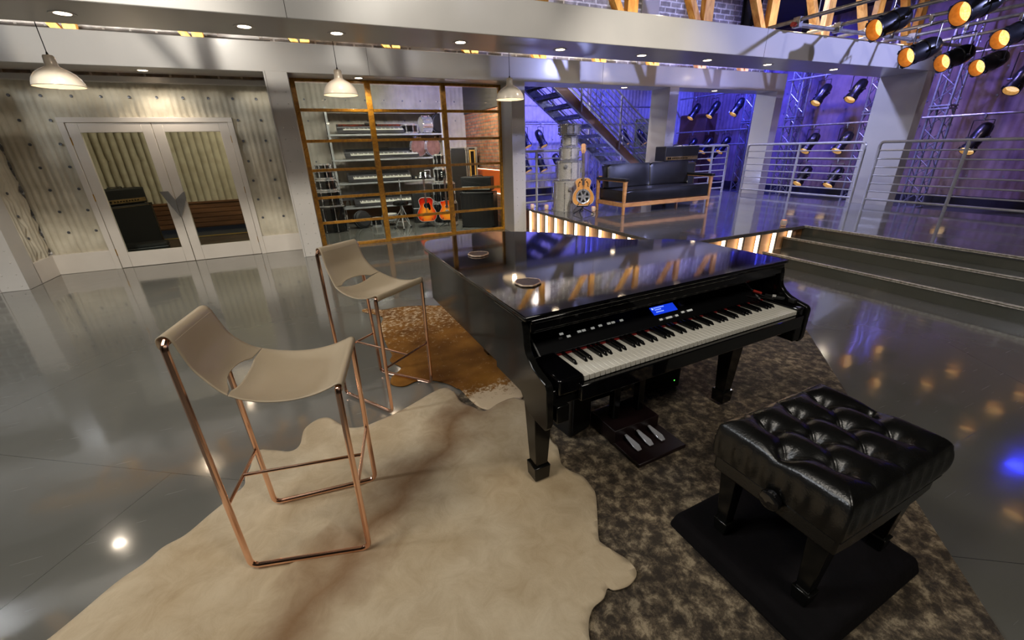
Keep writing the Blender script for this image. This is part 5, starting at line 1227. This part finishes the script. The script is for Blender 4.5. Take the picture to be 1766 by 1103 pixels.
def flight(label, x, y, w, d, h, rz, openf=False):
    t = thing('flight_case', label, 'case', (x,y,0), rz, 'tall flight cases by the brick wall')
    b = MB(); b.bx(-w/2,w/2,-d/2,d/2,0,h); b.build('panel', M['tolex'], t, bevel=.004)
    b = MB()
    for sx in (-1,1):
        b.bx(sx*w/2-.014,sx*w/2+.014,-d/2-.005,-d/2+.02,0,h)
    b.bx(-w/2-.01,w/2+.01,-d/2-.005,-d/2+.02,h-.012,h+.012); b.build('edging', M['flight'], t, bevel=.003)
    if openf:
        b = MB(); b.bx(-w/2+.03,w/2-.03,-d/2-.008,-d/2+.001,.05,h-.05); b.build('lining', M['caseyellow'], t)
        b = MB(); b.bx(-w/2+.06,w/2-.06,-d/2-.014,-d/2-.006,.06,h-.08); b.build('slot', M['ebony'], t)
    for sx in (-1,1): b = MB(); b.bx(sx*w/2-.03,sx*w/2+.03,-d/2-.012,-d/2+.03,h-.05,h+.006); b.build('corner', M['flight'], t, bevel=.006)
    return t
flight('tall black flight case with silver edges by the brick wall', 3.05, 10.0, .38, .34, 1.60, -.05)
flight('narrower flight case with yellow lining beside the brick wall', 3.40, 10.0, .20, .34, 1.60, -.1, True)
# candles on the deck
def candle(label, x, y):
    t = thing('candle_glass', label, 'candle', (x,y,DH), 0, 'frosted candle glasses on the deck')
    b = MB(); b.lathe([(.028,0),(.042,.02),(.046,.05),(.040,.08),(.034,.088)], n=20, caps=False); b.build('glass', M['wax'], t, solid=.002)
    b = MB(); b.lathe([(0,.06),(.012,.064),(.030,.06),(.036,.05),(.036,.01),(0,.01)], n=16); b.build('wax', M['flame'], t)
    return t
candle('round candle glass on the deck at the riveted column', 3.84,7.62); candle('round candle glass left of the silver bass drum', 4.02,7.36)
candle('round candle glass behind the front left sofa leg', 4.62,6.62); candle('round candle glass at the corner of the deck above the steps', 5.98,3.86)
# drapes hanging from the ceiling
for i, (x, y, w, lb) in enumerate(((10.6,7.2,.55,'black drape bundle hanging above the front beam'),(9.9,8.2,.7,'black drape hanging high behind the wooden truss'))):
    b = MB(); b.grid(lambda u,v: (x+(u-.5)*w*(1-.4*v)+.04*math.sin(u*30), y+.10*math.sin(u*22)+.06*v, 4.7-1.0*v*(.7+.3*math.sin(u*5+i))), 40, 16); tag(b.build('drape', M['darkvoid'], solid=.006), lb, 'drape')
# ------------------------------------------------------------------ light
def lamp(kind, name, loc, e, c=(1,1,1), size=.2, aim=None, spot=60, blend=.5, sy=None):
    L = bpy.data.lights.new(name, kind); L.energy = e; L.color = c
    if kind == 'AREA':
        L.size = size
        if sy: L.shape = 'RECTANGLE'; L.size_y = sy
    else: L.shadow_soft_size = size
    if kind == 'SPOT': L.spot_size = math.radians(spot); L.spot_blend = blend
    o = bpy.data.objects.new(name, L); COL.objects.link(o); o.location = loc
    if aim is not None:
        d = Vector(aim)-Vector(loc); o.rotation_euler = d.to_track_quat('-Z','Y').to_euler()
    return o
WARM = (1,.80,.58); NEU = (1,.93,.82); BLUE = (.07,.08,1.0); VIO = (.36,.30,1.0); COOL = (.84,.86,1)
# unseen overhead fill, added to lift the front area, door wall and deck
lamp('AREA','studio_fill',(-2.0,1.2,4.5),75,NEU,1.2,(-1.2,3.2,0))
lamp('AREA','studio_fill',(1.5,-1.5,4.5),70,NEU,1.0,(1.0,2.2,0))
lamp('AREA','studio_fill',(-5.6,3.0,4.4),170,(.92,.96,1),.9,(-4.4,4.6,0))
lamp('SPOT','studio_fill',(-1.6,1.5,4.4),800,NEU,.2,(-2.0,8.15,.7),52,.6)
lamp('SPOT','studio_fill',(1.6,1.5,4.4),260,NEU,.2,(1.6,8.0,.7),44,.6)
lamp('SPOT','studio_fill',(3.5,-.5,4.4),50,COOL,.25,(5.0,8,2.8),70,.8)
lamp('SPOT','studio_fill',(2.2,.5,4.4),1100,NEU,.1,(4.9,6.7,.9),36,.8)
lamp('SPOT','studio_fill',(6.5,-3.5,4.4),420,(.86,.82,1),.1,(7.0,2.2,.4),75,.8)
lamp('SPOT','studio_fill',(8.9,6.0,4.4),350,(.9,.88,1),.1,(6.0,2.5,.2),50,.8)
# between the beams, washing brick and trusses
lamp('AREA','beam_top_lamp',(1.2,7.93,3.04),80,(1,.95,.88),12.5,(1.2,8.45,3.9),sy=.06)
lamp('AREA','beam_top_lamp',(9.1,7.93,3.04),30,(.3,.3,1),3.0,(9.1,8.45,3.9),sy=.06)
for x in (4.4,7.2,10.0): lamp('POINT','truss_lamp',(x,4.9,3.25),13,(1,.82,.56),.012)
# unseen fill lamps added to brighten the instrument room
lamp('AREA','room_fill',(1.4,8.42,2.98),150,NEU,2.6,(1.4,10.2,.7),sy=.5)
lamp('SPOT','room_fill',(2.7,8.4,2.95),230,(1,.82,.6),.06,(3.7,9.6,1.4),95,.7)
lamp('SPOT','room_fill',(2.4,8.5,2.9),220,VIO,.1,(2.9,10.9,2.2),70,.7)
lamp('SPOT','room_fill',(1.9,8.3,2.9),200,NEU,.05,(2.1,9.2,.4),60,.6)
# unseen fill lamp added to brighten the corridor
lamp('POINT','corridor_fill',(-1.0,9.2,2.9),90,(1,.84,.62),.15)
# blue stage light, with unseen pale and cool fill washes added
lamp('SPOT','blue_wash',(5.2,10.9,4.3),1900,BLUE,.1,(5.6,13.5,1.4),120,.8)
lamp('SPOT','blue_wash',(8.4,11.2,4.3),900,BLUE,.1,(8.8,13.5,1.6),120,.8)
lamp('SPOT','blue_wash',(11.4,10.2,4.4),1500,BLUE,.1,(13.8,12.0,1.8),110,.8)
lamp('SPOT','blue_wash',(11.0,8.4,4.4),1300,BLUE,.1,(13.8,9.0,2.6),80,.8)
lamp('SPOT','blue_wash',(10.8,6.2,4.4),700,(.20,.18,1),.1,(13.2,6.2,2.6),90,.8)
lamp('SPOT','violet_wash',(9.6,3.0,4.4),120,(.9,.66,.75),.1,(13.8,4.0,1.7),100,.8)
lamp('SPOT','white_wash',(10.6,8.0,4.4),180,(.95,.8,.9),.1,(13.8,7.4,1.2),80,.8)
lamp('SPOT','white_wash',(6.4,10.8,4.4),200,(.9,.75,.95),.1,(8.6,13.5,1.2),110,.8)
lamp('SPOT','blue_wash',(11.6,5.6,4.4),420,VIO,.1,(11.2,5.2,0),110,.8)
lamp('SPOT','blue_key',(8.0,8.6,4.4),600,(.12,.14,1),.1,(6.6,10.2,1.0),90,.7)
lamp('SPOT','blue_key',(9.0,6.4,4.4),420,(.34,.36,1),.1,(7.4,6.0,.4),90,.8)
lamp('SPOT','blue_key',(9.0,-1.0,4.4),2300,(.44,.48,1),.1,(7.4,6.0,2.7),52,.8)
lamp('SPOT','cool_wash',(7.2,6.6,4.4),650,(.50,.55,1),.1,(10.6,4.9,1.2),70,.8)
lamp('SPOT','stair_fill',(6.0,12.4,3.6),1100,COOL,.1,(7.6,9.9,.9),80,.8)  # unseen spots added to brighten the stairs
lamp('SPOT','stair_fill',(4.2,8.4,3.9),350,(1,.9,.85),.05,(6.9,9.5,1.9),60,.8)
lamp('POINT','stair_low_fill',(6.6,10.2,.4),55,(.45,.5,1),.05)  # upward fill added to light the tread undersides
lamp('POINT','stair_low_fill',(5.2,10.2,.5),25,(.4,.45,1),.05)
# world: very dim studio ambience
w = bpy.data.worlds.new('studio'); SC.world = w; w.use_nodes = True
w.node_tree.nodes['Background'].inputs['Color'].default_value = (.5,.5,.6,1); w.node_tree.nodes['Background'].inputs['Strength'].default_value = .02

# ------------------------------------------------------------------ camera
pitch, roll, yaw, F = math.radians(22.665), math.radians(-1.6215), math.radians(23.537), 706.84
f = Vector((math.sin(yaw)*math.cos(pitch), math.cos(yaw)*math.cos(pitch), -math.sin(pitch)))
r = Vector((math.cos(yaw), -math.sin(yaw), 0)); u = r.cross(f)
r2 = r*math.cos(roll)+u*math.sin(roll); u2 = -r*math.sin(roll)+u*math.cos(roll)
cam = bpy.data.cameras.new('camera'); cam.sensor_width = 36; cam.sensor_fit = 'HORIZONTAL'; cam.lens = F/1766*36; cam.clip_start = .02; cam.clip_end = 60
co = bpy.data.objects.new('camera', cam); COL.objects.link(co)
co.matrix_world = Matrix(((r2.x,u2.x,-f.x,0),(r2.y,u2.y,-f.y,0),(r2.z,u2.z,-f.z,1.55),(0,0,0,1)))
SC.camera = co
SC.view_settings.view_transform = 'Standard'; SC.view_settings.look = 'None'; SC.view_settings.gamma = 1; SC.view_settings.use_curve_mapping = False
SC.view_settings.exposure = 0.15
